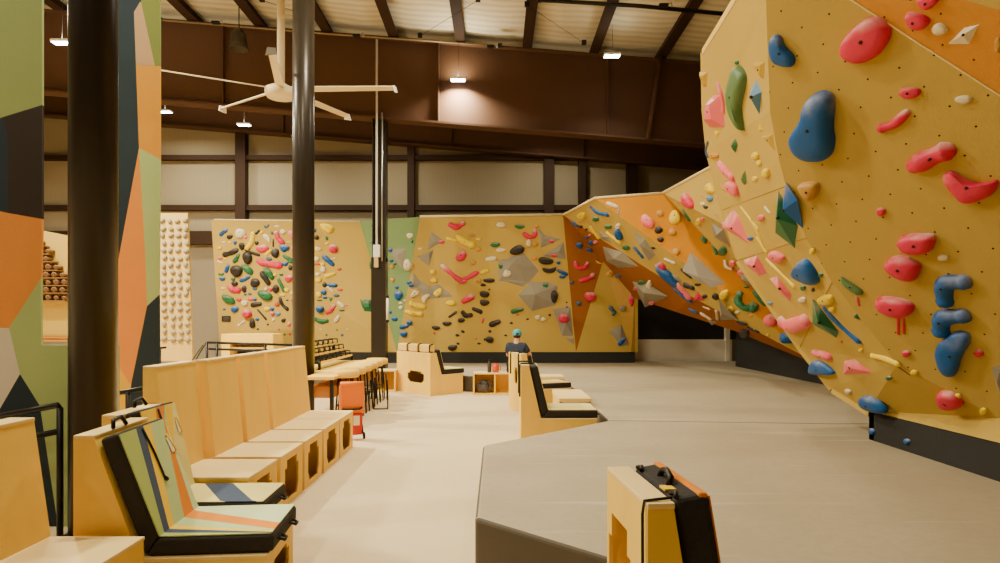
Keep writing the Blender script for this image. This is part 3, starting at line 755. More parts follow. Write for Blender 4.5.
for x in (-.1, .16):
    MB().lathe([(.012, -.015), (.04, -.015), (.045, 0), (.04, .015), (.012, .015)], M_blkm, (x, -.05, .045), 14, (1, 0, 0)).build('wheel', t)
# folded wire chair
t = thing('wire_chair', 'black folded wire chair leaning beside the last stool', 'chair', (-2.05, 10.6, 0), R(10))
for s in (-.12, .12):
    m = MB(); m.tube([(s, -.1, 0), (s*.9, .0, .3), (s*.7, .1, .6), (s*.3, .12, .62)], .012, M_blkm, 6); m.build('front_leg', t)
    m = MB(); m.tube([(s, .18, 0), (s, .08, .28), (s*.9, -.02, .5)], .012, M_blkm, 6); m.build('rear_leg', t)
m = MB()
for k in range(7): m.tube([(-.1+.033*k, -.04+.02*k*.2, .15), (-.09+.03*k, .06, .45), (-.07+.024*k, .1, .6)], .005, M_blkm, 5)
m.tube([(-.12, -.1, .01), (.12, -.1, .01)], .012, M_blkm, 6)
m.build('wire_back', t)
# ---------------------------------------------------------------- cubbies
def cubby(label, x, y, w, h, n, dep=.42):
    t = thing('plywood_cubby', label, 'cubby', (x, y, 0)); th = .03
    m = MB(); m.box((0, 0, h-th), (w, dep, h), M_plyl); m.build('top_board', t, bevel=.004)
    m = MB(); m.box((0, 0, 0), (w, dep, th), M_ply); m.build('bottom_board', t)
    for i in range(n+1):
        a = (w-th)*i/n; m = MB(); m.box((a, 0, th), (a+th, dep, h-th), M_ply); m.build('divider', t)
    m = MB(); m.box((th, dep-.015, th), (w-th, dep, h-th), M_ply); m.build('back_board', t)
cubby('open plywood cubby bench with three bays beside the seated person', -.50, 12.5, 1.35, .455, 3)
cubby('small plywood cubby behind the folded wire chair', -2.75, 13.0, .55, .47, 2, .4)
t = thing('water_bottle', 'dark grey water bottle standing on the cubby bench', 'bottle', (-.16, 12.65, .455))
MB().lathe([(.03, 0), (.042, .01), (.042, .18), (.025, .215), (.025, .23)], mat('grey_bottle', (70, 64, 58), .4), n=16).build('body', t)
MB().lathe([(.02, .23), (.028, .23), (.028, .265), (.02, .268)], M_blkm, n=12).build('cap', t)
t = thing('red_jug', 'small orange red jug beside the dark bottle on the cubby', 'jug', (-.03, 12.65, .455))
MB().lathe([(.05, 0), (.068, .01), (.07, .12), (.06, .165), (.05, .17)], mat('red_jug_plastic', (214, 84, 44), .4), n=18).build('body', t)
m = MB(); m.tube([(.065, 0, .05), (.105, 0, .06), (.105, 0, .12), (.065, 0, .135)], .01, M_red, 6); m.build('handle', t)
MB().lathe([(.03, .17), (.045, .17), (.045, .19), (.02, .195)], M_red, n=14).build('lid', t)
t = thing('shoulder_bag', 'dark crumpled bag lying inside the first bay of the cubby bench', 'bag', (-.27, 12.62, .03))
m = MB(); bm = m.bm; bmesh.ops.create_icosphere(bm, subdivisions=3, radius=1); rr = random.Random(3)
for v in bm.verts:
    k = 1+.14*math.sin(v.co.x*7+v.co.z*5)*math.cos(v.co.y*6); v.co = Vector((v.co.x*.15*k, v.co.y*.11*k, max(v.co.z*.14*k+.13, .002)))
m.mi(mat('dark_bag', (66, 60, 58), .8, noise=.5, nscale=14, dark=(120, 112, 106)))
m.build('bag_body', t)
m = MB(); m.tube([(-.1, -.09, .2), (-.04, -.13, .27), (.06, -.12, .25), (.1, -.1, .14)], .012, M_blk, 6); m.build('bag_strap', t)

# ---------------------------------------------------------------- overhead odds and ends
def cable(name, label, cat, pts, r, m, ends=True):
    o0 = Vector(pts[0]); t = thing(name, label, cat, o0)
    MB().tube([Vector(p)-o0 for p in pts], r, m, 6).build('run', t)
    for p in (pts[0], pts[-1]):
        q = Vector(p)-o0; MB().box(tuple(q-Vector((.05, .04, .03))), tuple(q+Vector((.05, .04, .06))), M_blkm).build('bracket', t)
cable('sprinkler_pipe', 'dark sprinkler pipe running across under the ceiling', 'pipe', [P(540, 0, 11.9), P(640, 6, 11.9), P(726, 14, 11.9)], .04, M_blkm)
cable('conduit_pipe', 'pale thin conduit along the top of the rafter left of the middle', 'pipe', [P(160, 20, 14.81), P(330, 34, 14.81), P(500, 46, 14.81)], .022, mat('old_steel', (150, 128, 96), .5, metal=.4))
cable('bracing_cable', 'thin diagonal bracing cable below the ceiling above the lit rafter', 'cable', [P(420, 36, 14.1), P(478, 0, 12.3)], .005, M_blkm)
cable('bracing_cable', 'thin diagonal bracing cable below the ceiling left of the hanging light', 'cable', [P(527, 5, 12.4), P(584, 43, 13.8)], .005, M_blkm)
cable('bracing_cable', 'thin diagonal bracing cable below the ceiling behind the fan rod', 'cable', [P(262, 0, 12.6), P(296, 12, 13.5)], .005, M_blkm)
for px, py in ((352, 37), (487, 47), (208, 26), (663, 7), (737, 20)):
    pass
p = P(239, 40, 14.0)
t = thing('hanging_bell', 'dark hanging bell shaped cover under the ceiling left of the fan rod', 'hanging cover', p)
MB().lathe([(.03, .26), (.10, .24), (.16, .12), (.19, -.1), (.215, -.22), (.19, -.22), (.05, .18)], mat('bell_grey', (66, 58, 46), .6), n=20).build('shell', t)
MB().tube([(0, 0, .24), (0, 0, zroof(p.x)-p.z+.1)], .012, M_blkm, 6).build('hanger', t)
for px, py, w in ((357, 36, 'above the middle of the rafter'), (491, 47, 'right of the lit lamp'), (216, 23, 'near the mural top'), (664, 6, 'on the sprinkler pipe')):
    q = P(px, py, 14.6 if px < 600 else 11.8)
    t = thing('small_fixture', 'small dark clamp fixture at the ceiling %s' % w, 'fixture', q)
    MB().box((-.1, -.05, -.02), (.08, .05, .04), M_blkm).build('clamp', t, bevel=.01)
    MB().tube([(.05, 0, .02), (.14, 0, .07), (.16, 0, -.02)], .018, M_steel, 6).build('arm', t)
# ================================================================ seated person seen from behind
px, pd = 516, 12.62
X, Yp, SZ = (px-CX)/F*pd, pd, .455
M_skin = mat('skin', (206, 150, 112), .55); M_tee = mat('navy_tee', (46, 52, 68), .85, bump=.15, bscale=25)
M_cap = mat('teal_cap', (62, 156, 160), .7); M_hair = mat('dark_hair', (58, 42, 30), .8); M_pant = mat('dark_trousers', (52, 52, 56), .85)
person = thing('person', 'person in navy T-shirt and teal cap sitting with back turned on the cubby bench', 'person', (X, Yp, SZ+.03), R(-14))
def skin(name, verts, edges, radii, m, parent, root=0, lv=2):
    me = bpy.data.meshes.new(name); me.from_pydata([Vector(v) for v in verts], edges, []); me.materials.append(m)
    o = link(name, me, parent)
    sk = o.modifiers.new('skin', 'SKIN'); sk.use_smooth_shade = True
    for i, r in enumerate(radii): me.skin_vertices[0].data[i].radius = r if isinstance(r, tuple) else (r, r)
    me.skin_vertices[0].data[root].use_root = True
    s = o.modifiers.new('sub', 'SUBSURF'); s.levels = lv; s.render_levels = lv
    return o
# local frame: +y is where the person faces (the wall), z from the seat
J = dict(pelvis=(0, 0, .10), waist=(0, .02, .26), chest=(0, .06, .44), neck0=(0, .075, .575), neck=(0, .095, .64), head=(0, .12, .745), crown=(0, .12, .83),
         shL=(-.175, .05, .53), elL=(-.215, .17, .30), wrL=(-.08, .36, .40), shR=(.175, .05, .53), elR=(.29, .12, .32), wrR=(.14, .34, .40),
         hipL=(-.10, .03, .08), knL=(-.15, .36, .31), anL=(-.15, .52, -.07), toL=(-.16, .66, -.10),
         hipR=(.10, .03, .08), knR=(.15, .36, .31), anR=(.15, .52, -.07), toR=(.16, .66, -.10))
E = 'pelvis-waist waist-chest chest-neck0 neck0-neck neck-head head-crown chest-shL shL-elL elL-wrL chest-shR shR-elR elR-wrR pelvis-hipL hipL-knL knL-anL anL-toL pelvis-hipR hipR-knR knR-anR anR-toR'
Rr = dict(pelvis=(.15, .11), waist=(.135, .10), chest=(.155, .11), neck0=(.075, .07), neck=(.06, .06), head=(.077, .096), crown=(.055, .065), shL=.058, elL=.042, wrL=.029, shR=.058, elR=.042, wrR=.029,
          hipL=.095, knL=.062, anL=.04, toL=.034, hipR=.095, knR=.062, anR=.04, toR=.034)
names = list(J); ix = {n: i for i, n in enumerate(names)}
verts = [J[n] for n in names]; edges = [tuple(ix[k] for k in e.split('-')) for e in E.split()]; rad = [Rr[n] for n in names]
def hand(w, d, s):
    """palm, four bent fingers and a thumb, rooted at the wrist"""
    w = Vector(w); d = Vector(d).normalized(); side = d.cross(Vector((0, 0, 1))).normalized()*s; dn = Vector((0, 0, -1))
    pi = len(verts); verts.append(tuple(w+d*.05)); rad.append((.036, .016)); edges.append((ix['wrL' if s < 0 else 'wrR'], pi))
    for k, ln in enumerate((.066, .076, .072, .056)):
        b = w+d*.085+side*(-.030+.02*k)
        i = len(verts); verts.extend([tuple(b), tuple(b+d*ln*.55+dn*.012), tuple(b+d*ln*.85+dn*.04)]); rad.extend([.0095, .0085, .0075]); edges.extend([(pi, i), (i, i+1), (i+1, i+2)])
    b = w+d*.03-side*.036; i = len(verts)
    verts.extend([tuple(b), tuple(b+d*.04-side*.014+dn*.008)]); rad.extend([.011, .009]); edges.extend([(pi, i), (i, i+1)])
hand(J['wrL'], (.5, .8, -.1), -1); hand(J['wrR'], (-.5, .8, -.1), 1)
skin('body', verts, edges, rad, M_skin, person, 0)
# ears and nose belong to the body's head
tv = ['pelvis', 'waist', 'chest', 'neck0', 'shL', 'shR']; 
V = [(0, 0, .04), J['pelvis'], J['waist'], J['chest'], (0, .072, .56), J['shL'], (-.205, .13, .36), J['shR'], (.25, .08, .38)]
skin('t_shirt', V, [(0, 1), (1, 2), (2, 3), (3, 4), (3, 5), (5, 6), (3, 7), (7, 8)], [(.185, .14), (.18, .135), (.17, .122), (.182, .13), (.085, .08), .078, .066, .078, .066], M_tee, person, 1)
V = [(0, .0, .09), J['hipL'], J['knL'], (-.15, .51, -.04), J['hipR'], J['knR'], (.15, .51, -.04)]
skin('trousers', V, [(0, 1), (1, 2), (2, 3), (0, 4), (4, 5), (5, 6)], [(.155, .12), .105, .078, .06, .105, .078, .06], M_pant, person, 0)
def lump(name, c, r, m, parent, cut=None):
    mb = MB(); bmesh.ops.create_uvsphere(mb.bm, u_segments=20, v_segments=14, radius=1)
    for v in mb.bm.verts: v.co = Vector((v.co.x*r[0], v.co.y*r[1], v.co.z*r[2]))
    if cut is not None: bmesh.ops.bisect_plane(mb.bm, geom=mb.bm.verts[:]+mb.bm.edges[:]+mb.bm.faces[:], plane_co=(0, 0, cut), plane_no=(0, -.25, 1), clear_inner=True)
    bmesh.ops.translate(mb.bm, verts=mb.bm.verts[:], vec=c)
    for f in mb.bm.faces: f.smooth = True
    mb.mi(m); return mb.build(name, parent)
hd = Vector((0, .12, .76))
lump('hair', hd+Vector((0, -.012, -.005)), (.084, .098, .10), M_hair, person, -.045)
cap = lump('cap', hd+Vector((0, 0, .015)), (.097, .112, .108), M_cap, person, -.012)
m = MB(); m.prism([hd+Vector(p) for p in ((-.075, .085, .015), (-.06, .165, .0), (0, .19, -.003), (.06, .165, .0), (.075, .085, .015))], (0, 0, .008), M_cap); m.build('brim', cap)
m = MB(); m.box(tuple(hd+Vector((.0, -.118, .005))), tuple(hd+Vector((.05, -.095, .04))), M_hair); m.build('strap_opening', cap)
for s, n in ((-1, 'ear'), (1, 'ear')): lump(n, hd+Vector((s*.082, -.0, -.03)), (.014, .022, .032), M_skin, person)
lump('nose', hd+Vector((0, .105, -.035)), (.014, .022, .022), M_skin, person)
for s in (-1, 1): lump('eye', hd+Vector((s*.032, .092, -.012)), (.012, .008, .008), M_blk, person)
lump('mouth', hd+Vector((0, .088, -.075)), (.022, .01, .006), mat('lips', (170, 90, 80), .5), person)
for s in (-1, 1): 
    m = MB(); m.box((s*.155-.045, .45, -.133), (s*.155+.045, .71, -.055), M_blkm); m.build('shoe', person, bevel=.03, seg=3)
# ================================================================ climbing holds
HC = dict(pink=(214, 44, 78), rose=(236, 104, 112), red=(206, 58, 48), blue=(22, 84, 148), sky=(86, 134, 178), slate=(70, 92, 116), green=(40, 104, 62), lime=(92, 122, 74), yellow=(234, 200, 6),  # the brighter pink has strong light and chalk put into its colour
          orange=(206, 144, 44), amber=(186, 146, 40), tan=(190, 140, 64), cream=(222, 206, 170), grey=(140, 130, 112), black=(46, 40, 37))
WORD = dict(amber='amber', sky='pale blue', slate='slate blue', lime='pale green', rose='salmon pink', cream='cream')
HM = {k: mat('hold_'+k, c, .42, spec=.25, chalk=(.85 if k in ('pink', 'rose') else .5 if k in ('blue', 'green', 'sky') else 0 if k == 'yellow' else .15), bump=.12, bscale=90) for k, c in HC.items()}
HM['volume'] = mat('volume_grey', (150, 140, 122), .8, noise=.25, nscale=4, bump=.3, bscale=160)
M_bolt = mat('bolt_steel', (34, 28, 24), .5)
HOLDS = []
def chaikin(pts, closed, n=2):
    for _ in range(n):
        q = []; N = len(pts)
        for i in range(N if closed else N-1):
            a, b = pts[i], pts[(i+1) % N]; q += [a.lerp(b, .25), a.lerp(b, .75)]
        if not closed: q = [pts[0]]+q+[pts[-1]]
        pts = q
    return pts
def area_len(O):
    c = sum(O, Vector())/len(O); a = Vector()
    for p, q in zip(O, O[1:]+O[:1]): a += (p-c).cross(q-c)
    return a.length/2, max((p-q).length for p in O for q in O[::2])
def add_hold(wall, crop, line):
    ox, oy, sc = crop; tk = line.split(); kind, colr = tk[0], tk[1]
    opt = dict(x.split('=') for x in tk[2:] if '=' in x); num = [float(x) for x in tk[2:] if '=' not in x]
    def G(x, y): return Vector((ox+x/sc, oy+y/sc, 0))
    hk = float(opt.get('k', 0)); 
    if kind == 'e':
        cx, cy, w, h = num[:4]; ang = R(num[4]) if len(num) > 4 else 0
        out = []
        wob = random.uniform(0, 6.28)
        for i in range(20):
            t = 2*math.pi*i/20; k = 1+.05*math.sin(3*t+wob)+.03*math.sin(2*t+wob*2)
            x, y = w/2*math.cos(t)*k, h/2*math.sin(t)*k
            out.append(G(cx+x*math.cos(ang)-y*math.sin(ang), cy+x*math.sin(ang)+y*math.cos(ang)))
    else:
        out = [G(num[i], num[i+1]) for i in range(0, len(num)//2*2, 2)]
    rr = float(opt['r'])/sc if 'r' in opt else 0
    c2 = sum(out, Vector())/len(out)
    at = [float(v) for v in opt['at'].split(',')] if 'at' in opt else None
    hp = hit(*(G(*at)[:2] if at else c2[:2]))
    if hp is None and kind != 'e':
        for p in out:
            hp = hit(*(p*.4+c2*.6)[:2])
            if hp: break
    if hp is None: print('MISS', wall, line); return
    p0, n = hp; dep = p0.y
    def proj(pts, off=0): return [on_plane(p.x, p.y, p0+n*off, n)-n*off for p in pts]
    mi = HM['volume'] if colr == 'volume' else HM[colr]; mb = MB()
    if kind == 't':
        sp = chaikin(out, False, 2) if len(out) > 2 else [out[0].lerp(out[1], i/5) for i in range(6)]
        rw = rr/F*dep; hgt = rw*(hk or .95)
        W = proj(sp, hgt*.4)
        segs = [(W[0]-W[1]).normalized()]; 
        P2, RR = [], []
        e0 = (W[0]-W[1]).normalized(); e1 = (W[-1]-W[-2]).normalized()
        for o, s in ((.9, .35), (.6, .75)): P2.append(W[0]+e0*rw*o); RR.append(s)
        for p in W: P2.append(p); RR.append(1)
        for o, s in ((.6, .75), (.9, .35)): P2.append(W[-1]+e1*rw*o); RR.append(s)
        rings = []; wob = random.uniform(0, 6)
        for i, p in enumerate(P2):
            t = (P2[min(i+1, len(P2)-1)]-P2[max(i-1, 0)]).normalized(); sd = n.cross(t).normalized()
            k = RR[i]*(1+.10*math.sin(i*.9+wob)) if 'even' not in opt else RR[i]
            rings.append([mb.bm.verts.new(p+sd*math.cos(a)*rw*k+n*(math.sin(a)*hgt*k*1.05-.004)) for a in [math.pi*j/8 for j in range(9)]])
        m_ = mb.mi(mi)
        for a, b in zip(rings, rings[1:]):
            for j in range(8):
                f = mb.bm.faces.new((a[j], b[j], b[j+1], a[j+1])); f.material_index = m_; f.smooth = True
        for rg in (rings[0], rings[-1]):
            f = mb.bm.faces.new(rg); f.material_index = m_; f.smooth = True
        mid = P2[len(P2)//2]; top = mid+n*hgt*1.05; A = (W[0]-W[-1]).length*rw*2; L = sum((a-b).length for a, b in zip(W, W[1:]))+2*rw; small = rw
        bend = (W[0]-W[-1]).length/max(1e-6, sum((a-b).length for a, b in zip(W, W[1:])))
        shape = 'curved bar' if bend < .93 else 'straight bar'
    else:
        O = proj(chaikin(out, True, 2) if kind == 's' else out)
        A, L = area_len(O); minor = A/(.785*L); hgt = min(.30, minor*(hk or (.42 if kind != 'f' else .22 if colr == 'volume' else .34)))
        O = proj(chaikin(out, True, 2) if kind == 's' else out, hgt*.4)
        C = sum(O, Vector())/len(O); m_ = mb.mi(mi); small = minor/2
        if kind == 'f':
            ap = [float(v) for v in opt['ap'].split(',')] if 'ap' in opt else None
            base = [mb.bm.verts.new(p-n*.004) for p in O]
            if ap:
                g = G(*ap); tip = on_plane(g.x, g.y, p0+n*hgt, n); tv = mb.bm.verts.new(tip)
                for a, b in zip(base, base[1:]+base[:1]): mb.bm.faces.new((a, b, tv)).material_index = m_
                top = tip
            else:
                C2 = C+Vector((0, 0, minor*.10))
                inn = [mb.bm.verts.new(C2+(p-C)*.45+n*hgt) for p in O]
                for i in range(len(O)):
                    j = (i+1) % len(O); mb.bm.faces.new((base[i], base[j], inn[j], inn[i])).material_index = m_
                mb.bm.faces.new(inn).material_index = m_
                top = C2+n*hgt
            shape = 'faceted'
        else:
            rings = []
            for s, z in ((1.0, -.004/max(hgt, .01)), (1.0, .28), (.94, .6), (.78, .86), (.48, 1.0)):
                rings.append([mb.bm.verts.new(C+(p-C)*s+n*hgt*z+Vector((0, 0, 1))*(1-s)*minor*.12) for p in O])
            tv = mb.bm.verts.new(C+n*hgt*1.03+Vector((0, 0, 1))*minor*.06)
            for a, b in zip(rings, rings[1:]):
                for j in range(len(O)):
                    k = (j+1) % len(O); f = mb.bm.faces.new((a[j], a[k], b[k], b[j])); f.material_index = m_; f.smooth = True
            for j in range(len(O)):
                f = mb.bm.faces.new((rings[-1][j], rings[-1][(j+1) % len(O)], tv)); f.material_index = m_; f.smooth = True
            top = tv.co.copy()
            wide = L/max(minor, 1e-4)
            shape = ('oval' if wide > 1.45 else 'round') if kind == 'e' else 'lumpy'
    vol = colr == 'volume'
    name = 'climbing_volume' if vol else {'e': 'foot_hold' if L < .2 else 'rounded_hold', 't': 'pinch_hold', 's': 'jug_hold', 'f': 'wedge_hold'}[kind]
    o = mb.build(name, origin=p0)
    if name in ('climbing_volume', 'rounded_hold', 'pinch_hold', 'jug_hold', 'wedge_hold') and small > .035 and 'nobolt' not in opt and not vol:
        br = min(.014, .006+small*.06)
        b = MB().lathe([(br, -.02), (br, .003), (br*.5, .004)], M_bolt, top-p0, 10, n).build('bolt', o); b['label'] = 'dark bolt'
    HOLDS.append(dict(o=o, wall=wall, c=c2, col='grey' if vol else WORD.get(colr, colr), shape='' if vol else shape, noun='volume' if vol else 'hold', L=L, vol=vol))
T = {}
T['spray', (210, 210, 10)] = '''
t blue 105 245 130 222 160 197 r=20
e black 195 268 60 46 -20
e cream 300 235 105 95
e rose 350 272 45 33
t yellow 370 375 412 330 425 240 r=27
t black 435 230 465 235 488 205 r=13
e yellow 515 222 35 28
s cream 525 240 570 240 610 290 600 340 560 300 530 275
s pink 460 395 470 370 550 335 590 380 580 410 510 425 475 420
e cream 135 322 34 20
e yellow 195 325 34 24
e yellow 95 378 40 36
e blue 248 325 34 42
e black 315 362 56 74
e black 465 328 38 42 30
t black 140 447 200 432 262 400 r=25
e black 370 478 92 125 -10
t black 358 402 420 430 488 452 r=15
t green 240 515 268 480 278 445 r=21
e pink 100 483 46 30
t cream 75 512 120 530 r=9
e yellow 150 485 40 18
t slate 542 160 565 180 584 150 r=10
e cream 668 163 56 22
e green 618 228 26 40 -20
t pink 660 228 676 282 722 325 r=26
e cream 728 218 58 52
s rose 775 210 828 205 830 300 800 280
t black 632 295 632 362 r=9
e black 650 430 78 95
s blue 685 340 790 350 795 385 735 425 700 400
t yellow 560 440 604 405 r=18
e slate 588 488 66 34 15
t green 740 460 825 510 r=20
e blue 750 532 60 40
e yellow 785 320 46 22
e rose 822 385 24 50
t pink 485 512 560 540 690 555 r=33'''
T['spray', (210, 260, 6.547)] = '''
e green 165 5 40 16
e black 245 8 52 30
t blue 103 74 117 34 r=13
e black 170 72 78 78 k=.35
t green 220 45 262 78 r=22
t blue 197 135 235 128 256 102 r=11
t green 58 92 75 98 88 87 r=7
e blue 78 122 42 28
e green 150 124 28 26
e black 160 155 42 34
t pink 125 178 152 202 184 196 r=20
e black 222 190 30 48
s green 72 235 85 220 150 245 165 280 150 292 90 280
e cream 85 185 30 14
e red 188 260 34 22
e cream 225 282 44 38
e pink 265 258 36 20
e blue 293 258 22 22
e blue 230 225 20 14
e slate 260 222 26 16
e blue 160 322 48 44
e blue 92 322 18 14
e pink 240 353 58 58 k=.6
t black 275 295 325 288 r=15
t black 311 326 366 388 r=7
s black 262 385 285 380 296 425 290 445 255 445
t cream 186 430 220 403 r=8
e yellow 210 458 15 10
e blue 308 388 24 22
e black 292 150 60 60 k=.35
e slate 292 188 28 20
e green 358 232 100 60 28
t green 365 65 400 110 r=22
t black 340 90 378 150 r=20
t green 445 125 482 198 r=13
e cream 365 190 22 24
e pink 395 190 30 30
e black 430 190 40 56
e green 465 95 28 18
e yellow 425 95 24 24
e pink 515 120 56 44 -20
e yellow 475 228 40 20
e yellow 500 195 34 28
t black 456 252 470 295 505 322 r=12
e red 438 290 30 30
e green 505 262 18 14
e yellow 372 320 40 28
e blue 405 320 26 26
e pink 408 352 26 30
e cream 415 390 20 22
e sky 442 352 36 28
e black 480 395 32 24 -30
e rose 515 420 26 30
e black 378 422 14 12
e red 450 455 13 11
e blue 420 488 13 11
e green 487 488 16 12
e red 522 485 16 14
e black 312 452 16 12
e blue 490 25 36 30
e black 525 50 26 38
e cream 535 215 18 24
e red 537 265 14 24
e green 526 12 36 20'''
T['spray', (300, 210, 10)] = '''
s yellow 190 125 335 150 328 215 290 238 210 190
e green 265 280 26 50 -20
e yellow 270 332 46 22
e pink 330 385 86 88 k=.55
t blue 238 465 322 540 r=25
s cream 150 360 190 370 225 395 180 412 150 410
e cream 165 490 56 50
e red 170 540 56 28
e yellow 225 540 50 36
t cream 310 492 350 478 r=8
e black 165 275 50 44
e blue 150 200 26 48
e green 722 155 22 24
e slate 722 325 24 24'''
T['spray', (300, 260, 6.547)] = '''
e red 257 60 28 18 -20
t yellow 168 106 222 88 r=14
e cream 150 60 36 44
e cream 115 92 34 22
e yellow 120 130 42 34
t blue 185 165 232 165 r=13
e black 160 162 30 34
t cream 180 175 214 205 r=7
e red 262 195 36 16
e blue 155 210 36 36
e blue 162 245 30 22
e yellow 122 225 38 38
e slate 237 232 38 22
f green 183 242 218 245 200 278
e green 128 263 38 12
e blue 128 322 52 48 k=.6
t pink 175 345 208 328 220 300 r=13
t cream 252 278 280 303 r=12
e pink 300 298 26 10
e green 273 328 38 16
t green 100 388 135 406 174 398 r=14
s cream 220 395 245 360 265 365 250 400 225 415
e green 240 457 12 12
e blue 275 490 16 16
e green 172 490 14 12
e cream 135 455 14 10
e cream 310 455 14 10
f green 390 255 470 250 478 340 420 335 402 300
e green 467 30 24 62'''
T['main', (385, 210, 7.61)] = '''
e cream 190 195 54 40
f volume 350 160 455 235 315 310 ap=375,240
e pink 430 243 44 28
t yellow 475 215 535 232 r=14
t pink 497 112 545 135 592 100 r=22
t yellow 560 208 600 240 662 265 r=28
e tan 660 192 54 26
e yellow 712 222 42 24
e orange 710 297 44 36
e tan 668 400 44 36
e tan 712 535 44 34
s pink 600 290 625 345 592 395 530 378 545 345
t pink 435 425 500 480 575 545 650 505 698 478 r=18 k=.8 at=590,470
f volume 235 358 370 300 335 438 ap=335,330
e cream 270 295 34 20
f volume 30 290 165 290 135 450 65 380 ap=95,340
e cream 172 418 64 92
e blue 40 305 34 32
e blue 46 385 28 24
e blue 76 410 20 18
e orange 52 430 34 32
e orange 55 532 34 34
e yellow 362 470 44 40
e yellow 372 535 50 38
f volume 215 470 300 575 190 610 ap=215,550
e blue 182 552 40 28
e black 757 535 20 24
e green 205 240 16 30'''
T['main', (385, 280, 7.61)] = '''
f volume 270 0 330 55 405 25 528 130 315 150 235 60 ap=350,70
s cream 190 120 225 65 262 90 260 115 200 135
s yellow 360 95 425 50 442 90 405 130 380 125
s cream 270 140 310 105 355 110 310 150 300 190
t yellow 200 180 240 195 290 205 r=22
t yellow 165 240 215 255 270 260 r=20
e yellow 500 175 78 42
e pink 588 12 68 34
e orange 705 8 40 22
t pink 602 160 662 125 r=24
e blue 100 115 62 74
e blue 88 55 28 28
e blue 200 40 40 32
e cream 118 175 26 22
e cream 120 210 32 30
e cream 150 155 18 16
e blue 70 295 46 36 20
e blue 40 245 18 28
e blue 186 325 44 40
t blue 122 360 165 350 r=16
e blue 142 411 54 50
t black 490 280 540 245 r=10
t black 592 248 612 275 652 268 r=18
e black 580 307 56 36
t black 674 220 730 243 r=15
s black 430 325 455 315 512 318 500 345 450 352
s black 348 355 385 345 428 362 400 382 370 380
e red 376 404 15 20
e black 592 392 30 20 15
e black 550 420 32 20 15
e black 715 483 28 15
e black 310 508 28 16
e black 555 483 24 18
s black 475 500 550 490 545 525 510 542 480 530
s black 715 90 765 80 762 130 730 128
s black 718 150 765 150 770 198 725 192
e black 745 36 34 22
t red 740 320 745 295 r=6
e red 695 447 14 12
e black 757 452 16 18'''
T['main', (480, 210, 7.61)] = '''
e cream 160 112 74 42
s green 250 120 300 108 348 118 330 140 290 146
e orange 430 122 34 24
t pink 338 182 368 208 420 198 418 155 r=18
f volume 443 135 500 190 632 222 465 293 ap=478,225
e pink 545 237 44 28
s green 70 262 110 240 160 252 140 282 95 286
e cream 160 305 74 32
t cream 55 375 115 368 r=17
e cream 370 252 38 60
e orange 420 260 44 34
s black 222 305 290 260 340 275 335 325 270 345 230 335
f volume 640 235 657 380 470 350 ap=600,320
e pink 565 345 54 28
f volume 138 385 340 330 456 465 375 560 138 545 ap=250,400
s cream 245 395 290 375 318 430 285 470
s cream 165 500 200 425 240 435 245 500 200 515
e green 160 425 38 44
t green 318 503 380 485 r=8
e rose 310 455 18 24
e black 500 387 118 56 10
s black 468 435 530 450 590 425 570 475 520 482 480 470
e orange 415 366 38 32
e blue 597 400 34 28
t blue 598 462 658 490 r=14
e blue 628 507 50 28
t yellow 15 475 55 460 r=16
e black 72 537 84 34'''
T['main', (480, 280, 7.61)] = '''
f volume 150 0 250 -20 390 10 330 55 ap=280,20
f volume 288 115 385 15 520 12 597 45 580 195 395 242 ap=420,110
e green 497 42 48 46
e black 565 125 58 94
e sky 480 90 18 18
e rose 500 123 24 30
t lime 380 152 425 152 r=8
e cream 388 188 24 14
e cream 490 180 28 12
e black 330 100 20 16
e black 365 100 18 14
e black 70 8 78 24
e black 25 40 44 18
s black -10 105 35 82 78 100 60 135 10 132
s black -5 160 35 145 80 165 55 195 5 195
e black 70 72 16 14
t green 248 240 318 222 r=17
e red 284 264 20 14
e black 530 266 22 18
e black 362 298 20 14
e black 237 327 24 16
e black 195 421 24 14
e black 75 390 26 20
e black 3 245 20 32
t black 85 340 140 318 r=20
s black 28 452 70 425 105 440 102 475 70 482
t red 17 325 27 292 r=7
e cream 440 285 40 38
e cream 480 300 40 34
f volume 550 215 690 200 712 432 625 430 ap=650,330
f volume 632 434 716 436 718 498 ap=700,455
e pink 637 292 82 78 k=.5
e blue 660 205 16 16
e black 598 248 20 16
e black 675 362 18 16
e black 660 170 14 12'''
T['main', (560, 250, 5.633)] = '''
t pink 88 72 95 102 140 102 155 75 r=12
t pink 118 172 170 160 188 140 r=13
e slate 65 182 24 22
e slate 105 300 32 26
e pink 172 262 66 56 k=.5
t slate 285 325 308 352 r=12
e green 300 364 18 14
e grey 352 330 44 32
e pink 402 282 30 68
f volume 275 455 345 415 396 540 345 546 ap=340,480
t blue 338 528 360 498 r=14
e tan 282 132 42 38
e slate 325 147 30 22'''
